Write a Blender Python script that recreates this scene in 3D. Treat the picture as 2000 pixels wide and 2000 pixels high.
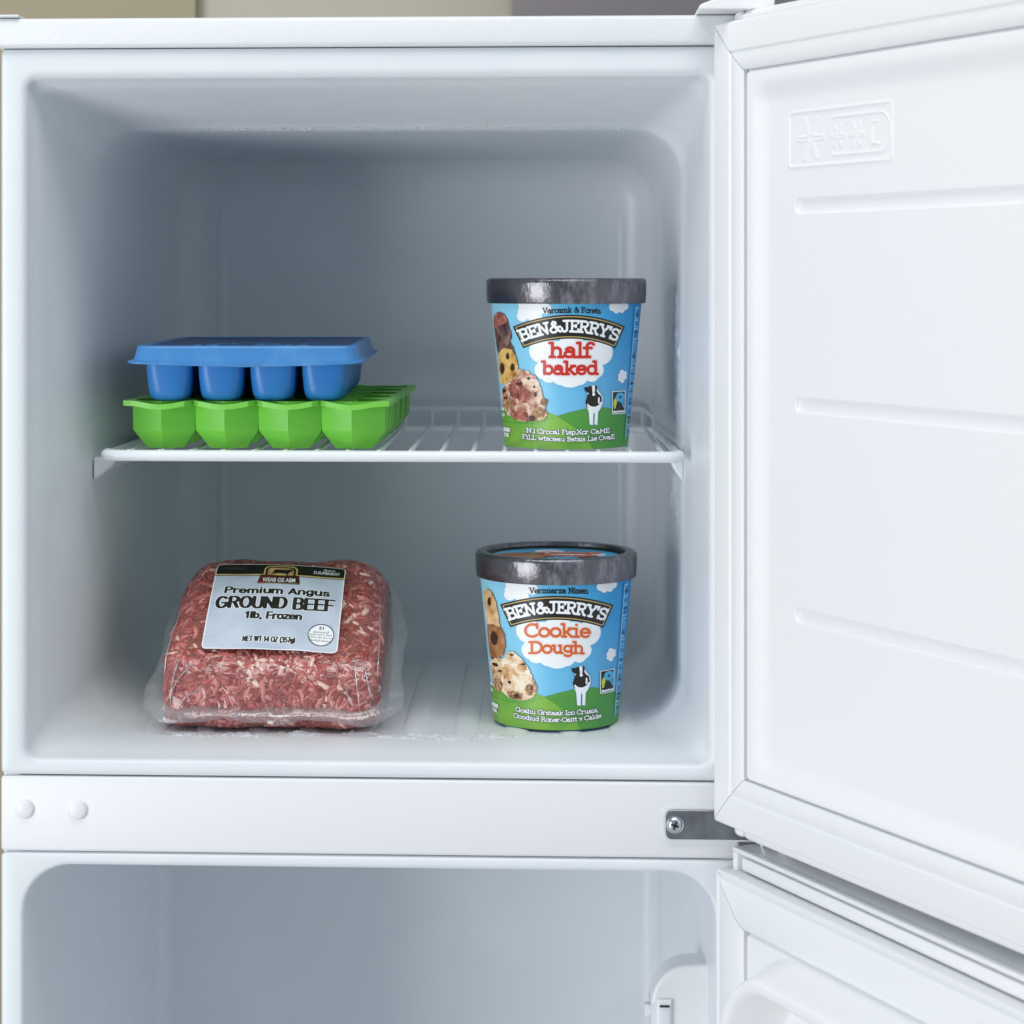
import bpy, bmesh, math, random
import numpy as np
from math import sin, cos, pi, radians, sqrt, asin, atan2
from mathutils import Vector, Matrix

random.seed(7); rng = np.random.default_rng(7)
SC = bpy.context.scene
for o in list(bpy.data.objects): bpy.data.objects.remove(o)
COL = SC.collection

# ------------------------------------------------------------------ camera
CZ = 1.30                     # camera height; all fridge heights below are relative to it
CAMX, CAMD, YAW = 0.33926, 1.40799, radians(2.6)
cam = bpy.data.cameras.new('camera'); camo = bpy.data.objects.new('camera', cam); COL.objects.link(camo)
camo.location = (CAMX, -CAMD, CZ); camo.rotation_euler = (pi/2, 0, YAW)
cam.lens = 80.124; cam.sensor_width = 36; cam.shift_x = 0.0699; cam.shift_y = -0.22567
cam.clip_start = 0.05; cam.clip_end = 60
cam.dof.use_dof = True; cam.dof.focus_distance = 1.47; cam.dof.aperture_fstop = 14
SC.camera = camo

# ------------------------------------------------------------------ light of the room
world = bpy.data.worlds.new('World'); SC.world = world; world.use_nodes = True
bg = world.node_tree.nodes['Background']; bg.inputs['Color'].default_value = (0.74, 0.87, 1.0, 1); bg.inputs['Strength'].default_value = 0.35
def area(name, loc, target, sx, sy, power, col):
    l = bpy.data.lights.new(name, 'AREA'); l.shape = 'RECTANGLE'; l.size = sx; l.size_y = sy; l.energy = power; l.color = col
    o = bpy.data.objects.new(name, l); COL.objects.link(o); o.location = loc
    o.rotation_euler = (Vector(target) - Vector(loc)).to_track_quat('-Z', 'Y').to_euler(); return o
area('window_light', (-1.50, -1.85, CZ-.44), (0.25, 0, CZ-0.02), 1.15, 1.7, 42, (0.985, 0.99, 1.0))
area('overhead_fill', (0.25, -.62, CZ+1.25), (0.25, -.52, 0), 1.3, .6, 15, (1.0, 0.985, 0.96))  # overhead fill added to bounce off the floor; no lamp seen there
SC.view_settings.view_transform = 'Standard'; SC.view_settings.look = 'None'
SC.view_settings.exposure = 0.0; SC.view_settings.gamma = 1.0
try:
    SC.cycles.max_bounces = 14; SC.cycles.diffuse_bounces = 8; SC.cycles.transparent_max_bounces = 16
    SC.cycles.glossy_bounces = 6
    SC.cycles.use_denoising = True
except Exception: pass

# ------------------------------------------------------------------ materials
def lin(c):
    return tuple(((x/255)/12.92 if x/255 <= .04045 else ((x/255+.055)/1.055)**2.4) for x in c)
def mat(name, col, rough=.5, metal=0., bump=None, spec=.5, srgb=True, var=None, coat=0., sss=0.):
    m = bpy.data.materials.new(name); m.use_nodes = True
    nt = m.node_tree; b = nt.nodes['Principled BSDF']
    c = lin(col) if srgb else col
    b.inputs['Base Color'].default_value = (*c, 1); b.inputs['Roughness'].default_value = rough
    b.inputs['Metallic'].default_value = metal; b.inputs['Specular IOR Level'].default_value = spec
    b.inputs['Coat Weight'].default_value = coat; b.inputs['Coat Roughness'].default_value = .15
    if sss:
        b.inputs['Subsurface Weight'].default_value = sss; b.inputs['Subsurface Radius'].default_value = (.004, .004, .004); b.inputs['Subsurface Scale'].default_value = 1
    tc = nt.nodes.new('ShaderNodeTexCoord')
    if bump:
        n = nt.nodes.new('ShaderNodeTexNoise'); n.inputs['Scale'].default_value = bump[0]; n.inputs['Detail'].default_value = 3
        nt.links.new(tc.outputs['Object'], n.inputs['Vector'])
        bp = nt.nodes.new('ShaderNodeBump'); bp.inputs['Strength'].default_value = bump[1]; bp.inputs['Distance'].default_value = bump[2]
        nt.links.new(n.outputs['Fac'], bp.inputs['Height']); nt.links.new(bp.outputs['Normal'], b.inputs['Normal'])
    if var:   # (scale, colour2, lo, hi)
        n = nt.nodes.new('ShaderNodeTexNoise'); n.inputs['Scale'].default_value = var[0]; n.inputs['Detail'].default_value = 4
        nt.links.new(tc.outputs['Object'], n.inputs['Vector'])
        r = nt.nodes.new('ShaderNodeValToRGB'); r.color_ramp.elements[0].position = var[2]; r.color_ramp.elements[1].position = var[3]
        c2 = lin(var[1]) if srgb else var[1]
        r.color_ramp.elements[0].color = (*c, 1); r.color_ramp.elements[1].color = (*c2, 1)
        nt.links.new(n.outputs['Fac'], r.inputs['Fac']); nt.links.new(r.outputs['Color'], b.inputs['Base Color'])
    return m
M = {}
M['liner'] = mat('white_liner_plastic', (.745, .780, .818), .36, srgb=False, bump=(28, .10, .004), var=(17, (.785, .815, .85), .50, .80))
M['face'] = mat('white_enamel', (.80, .815, .835), .38, srgb=False, bump=(240, .05, .001))
M['cap'] = mat('grained_white_enamel', (.78, .80, .82), .42, srgb=False, bump=(330, .22, .0014))
M['door'] = mat('white_door_plastic', (.84, .85, .865), .40, srgb=False, bump=(160, .03, .001))
M['gasket'] = mat('white_gasket_rubber', (.80, .815, .825), .5, srgb=False, bump=(90, .05, .001))
M['dark_gap'] = mat('painted_gap_shade', (60, 62, 66), .8)  # dark grey that paints the shade inside gaps and seams
M['wire'] = mat('white_wire_coating', (.80, .83, .87), .32, srgb=False)
M['metal'] = mat('zinc_plate', (120, 124, 126), .42, metal=.85, bump=(60, .15, .001), var=(70, (150, 154, 156), .35, .7))
M['steel'] = mat('bright_steel', (205, 212, 218), .22, metal=1.)
M['dark'] = mat('dark_recess', (30, 33, 38), .6)
M['blue'] = mat('blue_silicone', (40, 122, 196), .40, sss=0)
M['bluelid'] = mat('blue_lid_plastic', (66, 134, 196), .36, bump=(60, .10, .002), var=(45, (92, 154, 210), .5, .8), sss=.15)
M['blueflat'] = mat('blue_lid_panel', (16, 66, 132), .36, bump=(80, .08, .002))
M['green'] = mat('green_silicone', (112, 198, 62), .42, bump=(120, .08, .001), sss=.2)
M['greenrim'] = mat('green_silicone_rim', (122, 202, 78), .40, bump=(120, .08, .001), sss=.2)

# ------------------------------------------------------------------ object helpers
def link(name, me, m=None, parent=None, loc=None):
    o = bpy.data.objects.new(name, me); COL.objects.link(o)
    if m is not None:
        for q in (m if isinstance(m, (list, tuple)) else [m]): me.materials.append(q)
    if parent is not None: o.parent = parent
    if loc: o.location = loc
    return o
def mesh(name, v, f, smooth=35, mi=None):
    me = bpy.data.meshes.new(name); me.from_pydata([tuple(p) for p in v], [], f); me.update()
    if mi is not None: me.polygons.foreach_set('material_index', mi)
    if smooth:
        me.polygons.foreach_set('use_smooth', [True]*len(me.polygons))
        if smooth < 180: me.set_sharp_from_angle(angle=radians(smooth))
    return me
def thing(name, label, cat, loc=(0, 0, 0), rz=0, group=None):
    o = bpy.data.objects.new(name, None); COL.objects.link(o); o.empty_display_size = .02
    o.location = loc; o.rotation_euler = (0, 0, rz); o['label'] = label; o['category'] = cat
    if group: o['group'] = group
    return o
class MB:
    def __init__(s): s.v = []; s.f = []; s.mi = []
    def add(s, v, f, mi=0):
        k = len(s.v); s.v += [tuple(p) for p in v]; s.f += [tuple(i+k for i in q) for q in f]; s.mi += [mi]*len(f)
    def build(s, name, m, parent=None, smooth=35, loc=None):
        return link(name, mesh(name, s.v, s.f, smooth, s.mi), m, parent, loc)
    def rings(s, rings, cap0=False, cap1=False, closed=True, mi=0):
        k = len(s.v); n = len(rings[0])
        for r in rings: s.v += [tuple(p) for p in r]
        m = n if closed else n-1
        for a in range(len(rings)-1):
            for i in range(m):
                j = (i+1) % n
                s.f.append((k+a*n+i, k+a*n+j, k+(a+1)*n+j, k+(a+1)*n+i)); s.mi.append(mi)
        if cap0: s.f.append(tuple(k+i for i in range(n))[::-1]); s.mi.append(mi)
        if cap1: s.f.append(tuple(k+(len(rings)-1)*n+i for i in range(n))); s.mi.append(mi)
    def tube(s, path, r, n=10, caps=True, mi=0):
        P = [Vector(p) for p in path]; rings = []; up = None
        for i, p in enumerate(P):
            t = (P[min(i+1, len(P)-1)] - P[max(i-1, 0)]).normalized()
            if up is None: up = Vector((0, 0, 1)) if abs(t.z) < .9 else Vector((1, 0, 0))
            a = t.cross(up).normalized(); b = a.cross(t).normalized(); up = b
            rr = r[i] if isinstance(r, (list, tuple)) else r
            rings.append([p + a*rr*cos(2*pi*k/n) + b*rr*sin(2*pi*k/n) for k in range(n)])
        s.rings(rings, caps, caps, mi=mi)
    def lathe(s, prof, n=64, mi=0, cap0=False, cap1=False):
        s.rings([[(r*cos(2*pi*k/n), r*sin(2*pi*k/n), z) for k in range(n)] for r, z in prof], cap0, cap1, mi=mi)
    def rbox(s, x0, x1, y0, y1, z0, z1, b=.002, mi=0, seg=2):
        bm = bmesh.new(); bmesh.ops.create_cube(bm, size=1)
        for v in bm.verts:
            v.co = Vector(((x0+x1)/2+v.co.x*(x1-x0), (y0+y1)/2+v.co.y*(y1-y0), (z0+z1)/2+v.co.z*(z1-z0)))
        if b > 0: bmesh.ops.bevel(bm, geom=bm.edges[:], offset=b, segments=seg, affect='EDGES', profile=.5)
        bm.verts.index_update(); s.add([v.co[:] for v in bm.verts], [[v.index for v in f.verts] for f in bm.faces], mi); bm.free()
def rrect(x0, x1, z0, z1, r, n=7):
    """rounded rectangle, counter-clockwise seen from -Y (x right, z up)"""
    r = max(min(r, (x1-x0)/2-1e-5, (z1-z0)/2-1e-5), 1e-5); out = []
    for cx, cz, a0 in ((x1-r, z1-r, 0), (x0+r, z1-r, 90), (x0+r, z0+r, 180), (x1-r, z0+r, 270)):
        for k in range(n+1):
            a = radians(a0+90*k/n); out.append((cx+r*cos(a), cz+r*sin(a)))
    return out
def ringY(x0, x1, z0, z1, r, y, n=7): return [(x, y, z+CZ) for x, z in rrect(x0, x1, z0, z1, r, n)]
def bump_mod(o, w, seg=2):
    b = o.modifiers.new('bevel', 'BEVEL'); b.width = w; b.segments = seg; b.limit_method = 'ANGLE'; b.angle_limit = radians(40)

# ------------------------------------------------------------------ room behind and floor
def slab(name, x0, x1, y0, y1, z0, z1, m, b=.003):
    k = MB(); k.rbox(x0, x1, y0, y1, z0, z1, b); return k.build(name, m)
fl = slab('floor', -4, 4, -4.5, 1.2, -.06, 0, mat('pale_floor', (206, 205, 202), .5, var=(6, (214, 213, 210), .3, .7)), 0); fl['kind'] = 'structure'
wm1 = mat('beige_paint', (182, 171, 144), .7, bump=(30, .1, .002)); wm2 = mat('pale_paint', (200, 194, 178), .7, bump=(30, .1, .002)); wm3 = mat('mauve_grey_paint', (146, 139, 142), .7, bump=(30, .1, .002))
w = slab('wall', -3.0, -.022, .945, .960, 0.001, 2.7, wm1); w['label'] = 'plain beige wall seen over the top left corner of the fridge'; w['category'] = 'wall'
w = slab('wall', -.036, .318, .962, 1.1, 0.001, 2.7, wm2); w['label'] = 'paler cream wall strip seen over the middle of the fridge top'; w['category'] = 'wall'
w = slab('wall', .307, 3.0, .94, .958, 0.001, 2.7, wm3); w['label'] = 'grey mauve wall seen over the right end of the fridge top'; w['category'] = 'wall'

# ------------------------------------------------------------------ refrigerator
W = .46
fr = thing('refrigerator', 'white two door refrigerator standing open with frosted freezer on top', 'refrigerator', (0, 0, 0))
FZ = (-.3080, .1446)            # freezer frame bottom and top
# cabinet shell: sides, back, bottom
k = MB()
k.rbox(.0015, .012, .0045, .455, .02, CZ+.1445, .001); k.rbox(W-.012, W-.0015, .0045, .455, .02, CZ+.1445, .001)
k.rbox(.0125, W-.0125, .445, .456, .02, CZ+.1445, .001); k.rbox(.0125, W-.0125, .006, .444, .02, .08, .001)
k.build('cabinet', M['face'], fr)
k = MB(); k.rbox(-.004, W+.001, -.004, .46, CZ+.1452, CZ+.1634, .0028, seg=3); k.build('top_cap', M['cap'], fr)
k = MB(); k.rbox(-.012, .0135, -.006, .06, CZ+.1640, CZ+.1655, .0007); k.build('corner_plate', M['cap'], fr)

def liner(name, sects, mouth, outer, back_fillet, parent, lip=.008, n=9):
    """moulded liner: front flange, rounded lip, tapering cavity. sects: (y, x0, x1, z0, z1, r)"""
    ox0, ox1, oz0, oz1 = outer; x0, x1, z0, z1, r = mouth
    R = [ringY(ox0, ox1, oz0, oz1, .0035, .012, n), ringY(ox0, ox1, oz0, oz1, .0035, .0030, n)]
    for a in (30, 60, 90):
        d = .003*(1-cos(radians(a))); R.append(ringY(ox0+d, ox1-d, oz0+d, oz1-d, .0035, .003-.003*sin(radians(a)), n))
    for a in range(0, 91, 15):
        d = lip*(1-sin(radians(a))); R.append(ringY(x0-d, x1+d, z0-d, z1+d, r+d, lip*(1-cos(radians(a))), n))
    for y, a, b, c, d, rr in sects: R.append(ringY(a, b, c, d, rr, y, n))
    y, a, b, c, d, rr = sects[-1]
    for t in (15, 30, 45, 60, 75, 90):
        f = back_fillet*(1-cos(radians(t))); R.append(ringY(a+f, b-f, c+f, d-f, max(rr-f, .004), y+back_fillet*sin(radians(t)), n))
    k = MB(); k.rings([q[::-1] for q in R], False, True)
    # flip so the normals look into the cavity
    o = k.build(name, M['liner'], parent, smooth=50); return o
FL = -.2910                      # freezer floor level
def x_left(y):
    yy = np.linspace(0, y, 60); u = np.clip((yy-.02)/.15, 0, 1); sl_ = .047+.195*(1-u*u*(3-2*u)); return .0174+float(np.sum((sl_[1:]+sl_[:-1])/2)*(yy[1]-yy[0]))
sects = []
for t in np.linspace(.12, 1, 8):       # flare of the mouth
    e = t
    zf = -.2973 + (FL+.2973)*min(1, t*3.2)
    y = .098*t
    sects.append((y if y > .0085 else .0085, x_left(max(y, .0085)), .4409+(.4315-.4409)*e, zf, .1256+(.1024-.1256)*e, .008+.022*e))
sects += [(.102, x_left(.102), .4300, FL, .1008, .031), (.107, x_left(.107), .4296, FL, .0999, .031), (.115, x_left(.115), .4292, FL, .0996, .032),
          (.135, x_left(.135), .4286, FL, .0992, .032), (.16, x_left(.16), .4280, FL, .0986, .033), (.2, x_left(.2), .4275, FL, .0976, .034), (.29, x_left(.29), .4255, FL, .0957, .035), (.345, x_left(.345), .4242, FL, .0942, .036)]
liner('freezer_liner', sects, (.0174, .4409, -.2973, .1256, .007), (.0006, W-.0006, FZ[0], FZ[1]), .026, fr, .006)
# pressed panel line on the back wall
k = MB()
for x0, x1 in ((.0865, .0960), (.4010, .3915)):
    k = MB(); k.tube([(x0, .3794, -.285+CZ), (x0, .3794, -.1+CZ), (x0, .3794, .040+CZ), (x0, .3800, .054+CZ), (x0+(x1-x0)*.3, .3812, .064+CZ)], .0092, 40); k.build('back_wall_bead', M['liner'], fr, 80)
# floor ridges
for i in range(10):
    x = .088+.0335*i; k = MB()
    R = []
    for y, s in ((.046, .04), (.054, .35), (.064, .75), (.080, 1), (.2, 1), (.325, 1), (.335, .6), (.34, .1)):
        R.append([(x+.0085*cos(radians(a))*(.5+.5*s), y, CZ+FL-.0003+.0022*sin(radians(a))*s) for a in range(0, 181, 20)])
    k.rings(R, False, False, closed=False); k.build('floor_ridge', M['liner'], fr, 60)
# seams
for z in (-.3560, -.3084, .1449):
    k = MB(); k.rbox(.002, W-.002, .0048, .0060, CZ+z-.0016, CZ+z+.0016, 0); k.build('seam_filler', M['dark_gap'], fr)
# mullion
k = MB(); k.rbox(.0006, W-.0006, .0, .05, CZ-.3556, CZ-.3088, .0022, seg=3); k.build('mullion', M['face'], fr)
def dome(x, z, r, h, y0, m, name, parent, n=28):
    k = MB(); prof = [(r, 0), (r, h*.25), (r*.97, h*.45), (r*.88, h*.68), (r*.7, h*.86), (r*.4, h*.97), (.0004, h)]
    k.rings([[(x+q*cos(2*pi*i/n), y0-hh, z+CZ+q*sin(2*pi*i/n)) for i in range(n)] for q, hh in prof], False, True)
    return k.build(name, m, parent, 60)
dome(.0158, -.3295, .0060, .0030, .0004, M['face'], 'plug_cap', fr); dome(.0492, -.3297, .0061, .0030, .0004, M['face'], 'plug_cap', fr)
# middle hinge
k = MB(); k.rings([ringY(.4120, .50, -.3446, -.3236, .0035, y) for y in (.0, -.0008)], False, True); k.build('hinge_recess_plate', M['cap'], fr)
k = MB(); k.rings([ringY(.4140-d, .50, -.3432-d, -.3252+d, .004, y) for y, d in ((-.0008, 0), (-.0022, 0), (-.0026, -.0004))], False, True)
hp = k.build('hinge_plate', M['metal'], fr)
def screw(x, y, z, r, parent):
    k = MB(); n = 28
    k.rings([[(x+q*cos(2*pi*i/n), y-h, z+CZ+q*sin(2*pi*i/n)) for i in range(n)] for q, h in ((r*1.18, 0), (r*1.18, .0007), (r, .0009), (r, .0014), (r*.9, .0024), (r*.6, .0031), (r*.2, .0034))], False, True)
    s = k.build('screw', M['steel'], parent, 50)
    for a in (20, 110):
        k = MB(); k.rbox(-r*.55, r*.55, -.0004, .0004, -r*.13, r*.13, .0001)
        o = k.build('screw_slot', M['dark'], s); o.location = (x, y-.0034, z+CZ); o.rotation_euler = (0, radians(a), 0)
    return s
screw(.4196, -.0026, -.3340, .0047, hp)
k = MB(); k.lathe([(.0048, 0), (.0048, .0045), (.0030, .0046), (.0030, .012)], 20, cap0=True, cap1=True); k.build('hinge_pin', M['steel'], fr, loc=(.4736, -.0085, CZ-.3475))
k = MB(); k.lathe([(.0042, 0), (.0042, .016)], 20, cap0=True, cap1=True); k.build('door_stop_pin', M['door'], fr, loc=(.4850, -.0240, CZ-.3475))
# top hinge cover
k = MB(); pts = [(.4325, .1638), (.4325, .1652), (.4340, .1668), (.4440, .1706), (.4560, .1760), (.478, .1850), (.478, .1638)]
k.rings([[(x, y, z+CZ) for x, z in pts] for y in (.07, -.030)], True, True); o = k.build('hinge_cover', M['door'], fr, 30); bump_mod(o, .0012)

# lower compartment liner
LO = (-.955, -.3563)
s2 = [(.02, .0155, .4445, -.92, -.3642, .030), (.1, .019, .441, -.915, -.367, .03), (.25, .0255, .4345, -.91, -.372, .03), (.385, .0305, .4295, -.905, -.376, .03)]
liner('fridge_liner', s2, (.0150, .4450, -.93, -.3640, .030), (.0006, W-.0006, LO[0], LO[1]), .014, fr, .0030)
k = MB(); k.rbox(.0006, W-.0006, .0, .05, .03, CZ+LO[0]-.001, .002); k.build('kickplate', M['face'], fr)
# thermostat housing on the right wall of the lower compartment
k = MB(); pts = [(.4475, -.62), (.4075, -.62), (.4075, -.4635)]
for a in range(0, 91, 9): pts.append((.4315-.0240*cos(radians(a)), -.4635+.0265*sin(radians(a))))
pts += [(.4475, -.4358)]
k.rings([[(x, y, z+CZ) for x, z in pts] for y in (.052, .080)][::-1], True, True); th = k.build('thermostat_housing', M['face'], fr, 60); bump_mod(th, .009, 5)
k = MB(); k.rbox(.4115, .4205, .0495, .053, CZ-.60, CZ-.4580, .0008); o = k.build('slot_rim', M['door'], th)
k = MB(); k.rbox(.4127, .4193, .0485, .050, CZ-.60, CZ-.4612, .0003); o = k.build('slot', M['liner'], th)
k = MB(); k.rbox(.4129, .4191, .0478, .0486, CZ-.4626, CZ-.4613, .0001); o = k.build('slot_painted_shade', M['dark'], th)  # dark strip painting the shade below the slot's upper edge
k = MB(); k.rbox(.4040, .4078, .060, .066, CZ-.472, CZ-.4645, .0008); o = k.build('clip', M['face'], th)
# shelf supports moulded into the freezer walls
for sx, x0, x1 in ((1, .0395, .0560), (-1, .4312, .4220)):
    k = MB(); prof = [(x0, -.1175), (x0, -.1330), (x0+(x1-x0)*.35, -.1290), (x0+(x1-x0)*.75, -.1235), (x1, -.1175)]
    R = [[(x, y, z+CZ) for x, z in prof] for y in (.098, .104, .30, .308)]
    if sx < 0: R = R[::-1]
    k.rings(R, True, True); o = k.build('shelf_support', M['liner'], fr, 40); bump_mod(o, .0015)

# ------------------------------------------------------------------ doors (inner side looks along -y of the door frame)
DANG = atan2(-.884, .468)
def mitred(k, x0, x1, z0, z1, prof, gap=.00035):
    """four strips of a gasket with the profile prof = [(inset, y)]; mitred corners left a hair apart"""
    for side in range(4):
        A = []; B = []
        for d, y in prof:
            c = [(x0+d, z0+d), (x1-d, z0+d), (x1-d, z1-d), (x0+d, z1-d)]
            a, b = c[side], c[(side+1) % 4]
            L = sqrt((b[0]-a[0])**2+(b[1]-a[1])**2); t = ((b[0]-a[0])/L, (b[1]-a[1])/L)
            A.append((a[0]+t[0]*gap, y, a[1]+t[1]*gap)); B.append((b[0]-t[0]*gap, y, b[1]-t[1]*gap))
        k.rings([A, B], True, True, closed=True)
GPROF = [(0, .011), (0, .0016), (.0012, .0003), (.003, 0), (.0178, .0002), (.0192, .0012), (.0206, .0008), (.0285, .0022), (.0300, .0034), (.0300, .011)]
def heightfield(name, xs, zs, fn, m, parent, skirt=.012):
    X, Z = np.meshgrid(xs, zs); H = fn(X, Z)
    v = np.stack([X, H, Z], -1).reshape(-1, 3); nx, nz = len(xs), len(zs)
    f = []
    for j in range(nz-1):
        for i in range(nx-1):
            a = j*nx+i; f.append((a, a+1, a+nx+1, a+nx))
    v = v.tolist()
    per = [i for i in range(nx)] + [j*nx+nx-1 for j in range(1, nz)] + [(nz-1)*nx+i for i in range(nx-2, -1, -1)] + [j*nx for j in range(nz-2, 0, -1)]
    b0 = len(v)
    for p in per: q = v[p]; v.append([q[0], skirt, q[2]])
    for i in range(len(per)):
        j = (i+1) % len(per); f.append((per[i], b0+i, b0+j, per[j]))
    o = link(name, mesh(name, v, f, 70), m, parent); return o
def sst(a, b, x):
    t = np.clip((x-a)/(b-a), 0, 1); return t*t*(3-2*t)
def sd_box(X, Z, x0, x1, z0, z1, r):
    qx = np.abs(X-(x0+x1)/2)-((x1-x0)/2-r); qz = np.abs(Z-(z0+z1)/2)-((z1-z0)/2-r)
    return np.hypot(np.maximum(qx, 0), np.maximum(qz, 0))+np.minimum(np.maximum(qx, qz), 0)-r
def sd_seg(X, Z, ax, az, bx, bz):
    dx, dz = bx-ax, bz-az; L = dx*dx+dz*dz+1e-12
    t = np.clip(((X-ax)*dx+(Z-az)*dz)/L, 0, 1); return np.hypot(X-ax-t*dx, Z-az-t*dz)
DW = .445
# freezer door
fd = bpy.data.objects.new('freezer_door', None); COL.objects.link(fd); fd.parent = fr
fd.location = (.4424, -.010, CZ); fd.rotation_euler = (0, 0, DANG-radians(1.0))
GT, GB = .1567, -.3295
k = MB(); mitred(k, 0, DW, GB, GT, GPROF); k.build('gasket', M['gasket'], fd, 30)
k = MB(); k.rbox(.0175, DW-.006, .0105, .060, GB-.0085, GT+.0072, .003, seg=3); k.rbox(.016, DW-.01, .0070, .0104, GT+.0003, GT+.0040, .0006)
k.build('door_shell', M['door'], fd)
k = MB(); k.rbox(.006, .0160, .0105, .060, GB-.0085, GT+.0072, .003, seg=3); k.build('end_cap', M['door'], fd)
k = MB(); k.rbox(.0155, .0180, .0135, .058, GB-.0075, GT+.0062, 0); k.rbox(.0298, .0322, .0090, .0104, GB+.03, GT-.03, 0); k.build('joint_shade_strip', M['dark_gap'], fd)  # dark strips painted as shade beside the end cap and the gasket
PX0, PX1, PZ0, PZ1 = .0320, DW-.031, GB+.0303, GT-.0303
ribs = [(.0800, z, .0040) for z in (.0432, -.0718, -.1935)]
BX0, BX1, BZ0, BZ1 = .0735, .1745, .0660, .0975
def flake(X, Z, cx, cz, r, w):
    d = np.full_like(X, 9.)
    for a in (0, 60, 120):
        c, s = cos(radians(a)), sin(radians(a)); 
        for sg in (1, -1): d = np.minimum(d, np.abs(sd_seg(X, Z, cx+sg*c*r*.25, cz+sg*s*r*.25, cx+sg*c*r, cz+sg*s*r)-w*.9))
    return d
def fz_panel(X, Z):
    edge = sd_box(X, Z, PX0, PX1, PZ0, PZ1, .004)
    H = .0030 + 0*X + .003*sst(-.0022, 0, edge)                # rounded outer rim
    inner = sd_box(X, Z, PX0+.011, PX1-.011, PZ0+.008, PZ1-.011, .012)
    H = H + .0042*sst(.005, -.010, inner)
    H += .0018*np.exp(-(inner/.006)**2)*0
    for rx, rz, rr in ribs:
        d = sd_seg(X, Z, rx+rr, rz, PX1-.05, rz)-rr
        H += .0022*sst(.0007, -.0014, d)
    b = sd_box(X, Z, BX0, BX1, BZ0, BZ1, .003)
    H -= .0007*np.exp(-(b/.0009)**2)*(sst(BX1+.008, BX1-.01, X)*.4+.6)
    r2 = sd_box(X, Z, .111, BX1-.001, BZ0+.005, BZ1-.005, .010)
    H -= .0006*np.exp(-(r2/.0007)**2)*sst(.113, .122, X)
    for cx, cz, r, w in ((.0960, .0818, .0125, .0012), (.1235, .0816, .0062, .0008), (.1415, .0815, .0062, .0008)):
        H -= .0005*np.exp(-(flake(X, Z, cx, cz, r, w)/.0006)**2)
    c = np.minimum(np.minimum(sd_seg(X, Z, .1560, .0760, .1560, .0870), sd_seg(X, Z, .1560, .0870, .1610, .0880)), sd_seg(X, Z, .1560, .0760, .1630, .0752))
    H -= .0007*np.exp(-(c/.0006)**2)
    return H
def dense(a, b, zones, coarse, fine):
    out = [a]
    while out[-1] < b-1e-6:
        p = out[-1]; st = fine if any(z0-coarse < p < z1 for z0, z1 in zones) else coarse
        out.append(min(p+st, b))
    return np.array(out)
xs = dense(PX0, PX1, [(PX0-.002, PX0+.004), (BX0-.003, BX1+.003), (PX1-.004, PX1)], .0020, .00045)
zs = dense(PZ0, PZ1, [(PZ0-.001, PZ0+.004), (BZ0-.003, BZ1+.003), (PZ1-.004, PZ1)]+[(z-.007, z+.007) for _, z, _ in ribs], .0020, .00045)
heightfield('door_liner', xs, zs, fz_panel, M['door'], fd)
# refrigerator door below
rd = bpy.data.objects.new('fridge_door', None); COL.objects.link(rd); rd.parent = fr
rd.location = (.4432, -.010, CZ); rd.rotation_euler = (0, 0, DANG-radians(2.3))
LT, LB = -.3588, -.95
k = MB(); G2 = [(0, .011), (0, .0022), (.0008, .0010), (.0018, .0010), (.0030, .0024), (.0042, .0024), (.0054, .0006), (.008, 0), (.0240, .0003), (.0285, .0015), (.0300, .0030), (.0300, .011)]
mitred(k, 0, DW, LB, LT, G2); k.build('gasket', M['gasket'], rd, 30)
k = MB(); k.rbox(.0045, DW-.004, .0160, .060, LB-.005, LT+.0138, .0012)
k.rbox(.0045, DW-.004, .0100, .0162, LT+.0108, LT+.0138, .0010); k.rbox(.0045, .0100, .0100, .0162, LT-.004, LT+.0110, .0010)
k.rbox(.0135, DW-.004, .0112, .0162, LT+.0010, LT+.0090, .0010); k.rbox(.010, DW-.004, .0095, .0162, LT-.012, LT-.0002, .0010); k.build('door_shell', M['door'], rd)
k = MB(); k.rbox(.0300, .0316, .0090, .0104, LB+.03, LT-.03, 0); k.build('joint_shade_strip', M['dark_gap'], rd)  # dark strip painted as shade between gasket and liner
LX0, LX1, LZ0, LZ1 = .0316, DW-.031, LB+.031, LT-.0303
def fr_panel(X, Z):
    edge = sd_box(X, Z, LX0, LX1, LZ0, LZ1, .004)
    H = .0030 + .003*sst(-.0022, 0, edge)
    d = sd_box(X, Z, .0370, LX1-.006, LZ0+.006, LT-.0322, .058)
    H = H - .027*sst(.0, -.010, d) + .033*sst(-.0145, -.028, d)
    return H
xs = dense(LX0, LX1, [(LX0, LX0+.06)], .004, .0011); zs = dense(LZ0, LZ1, [(LZ1-.10, LZ1)], .008, .0011)
heightfield('door_liner', xs, zs, fr_panel, M['door'], rd, .06)

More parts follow.
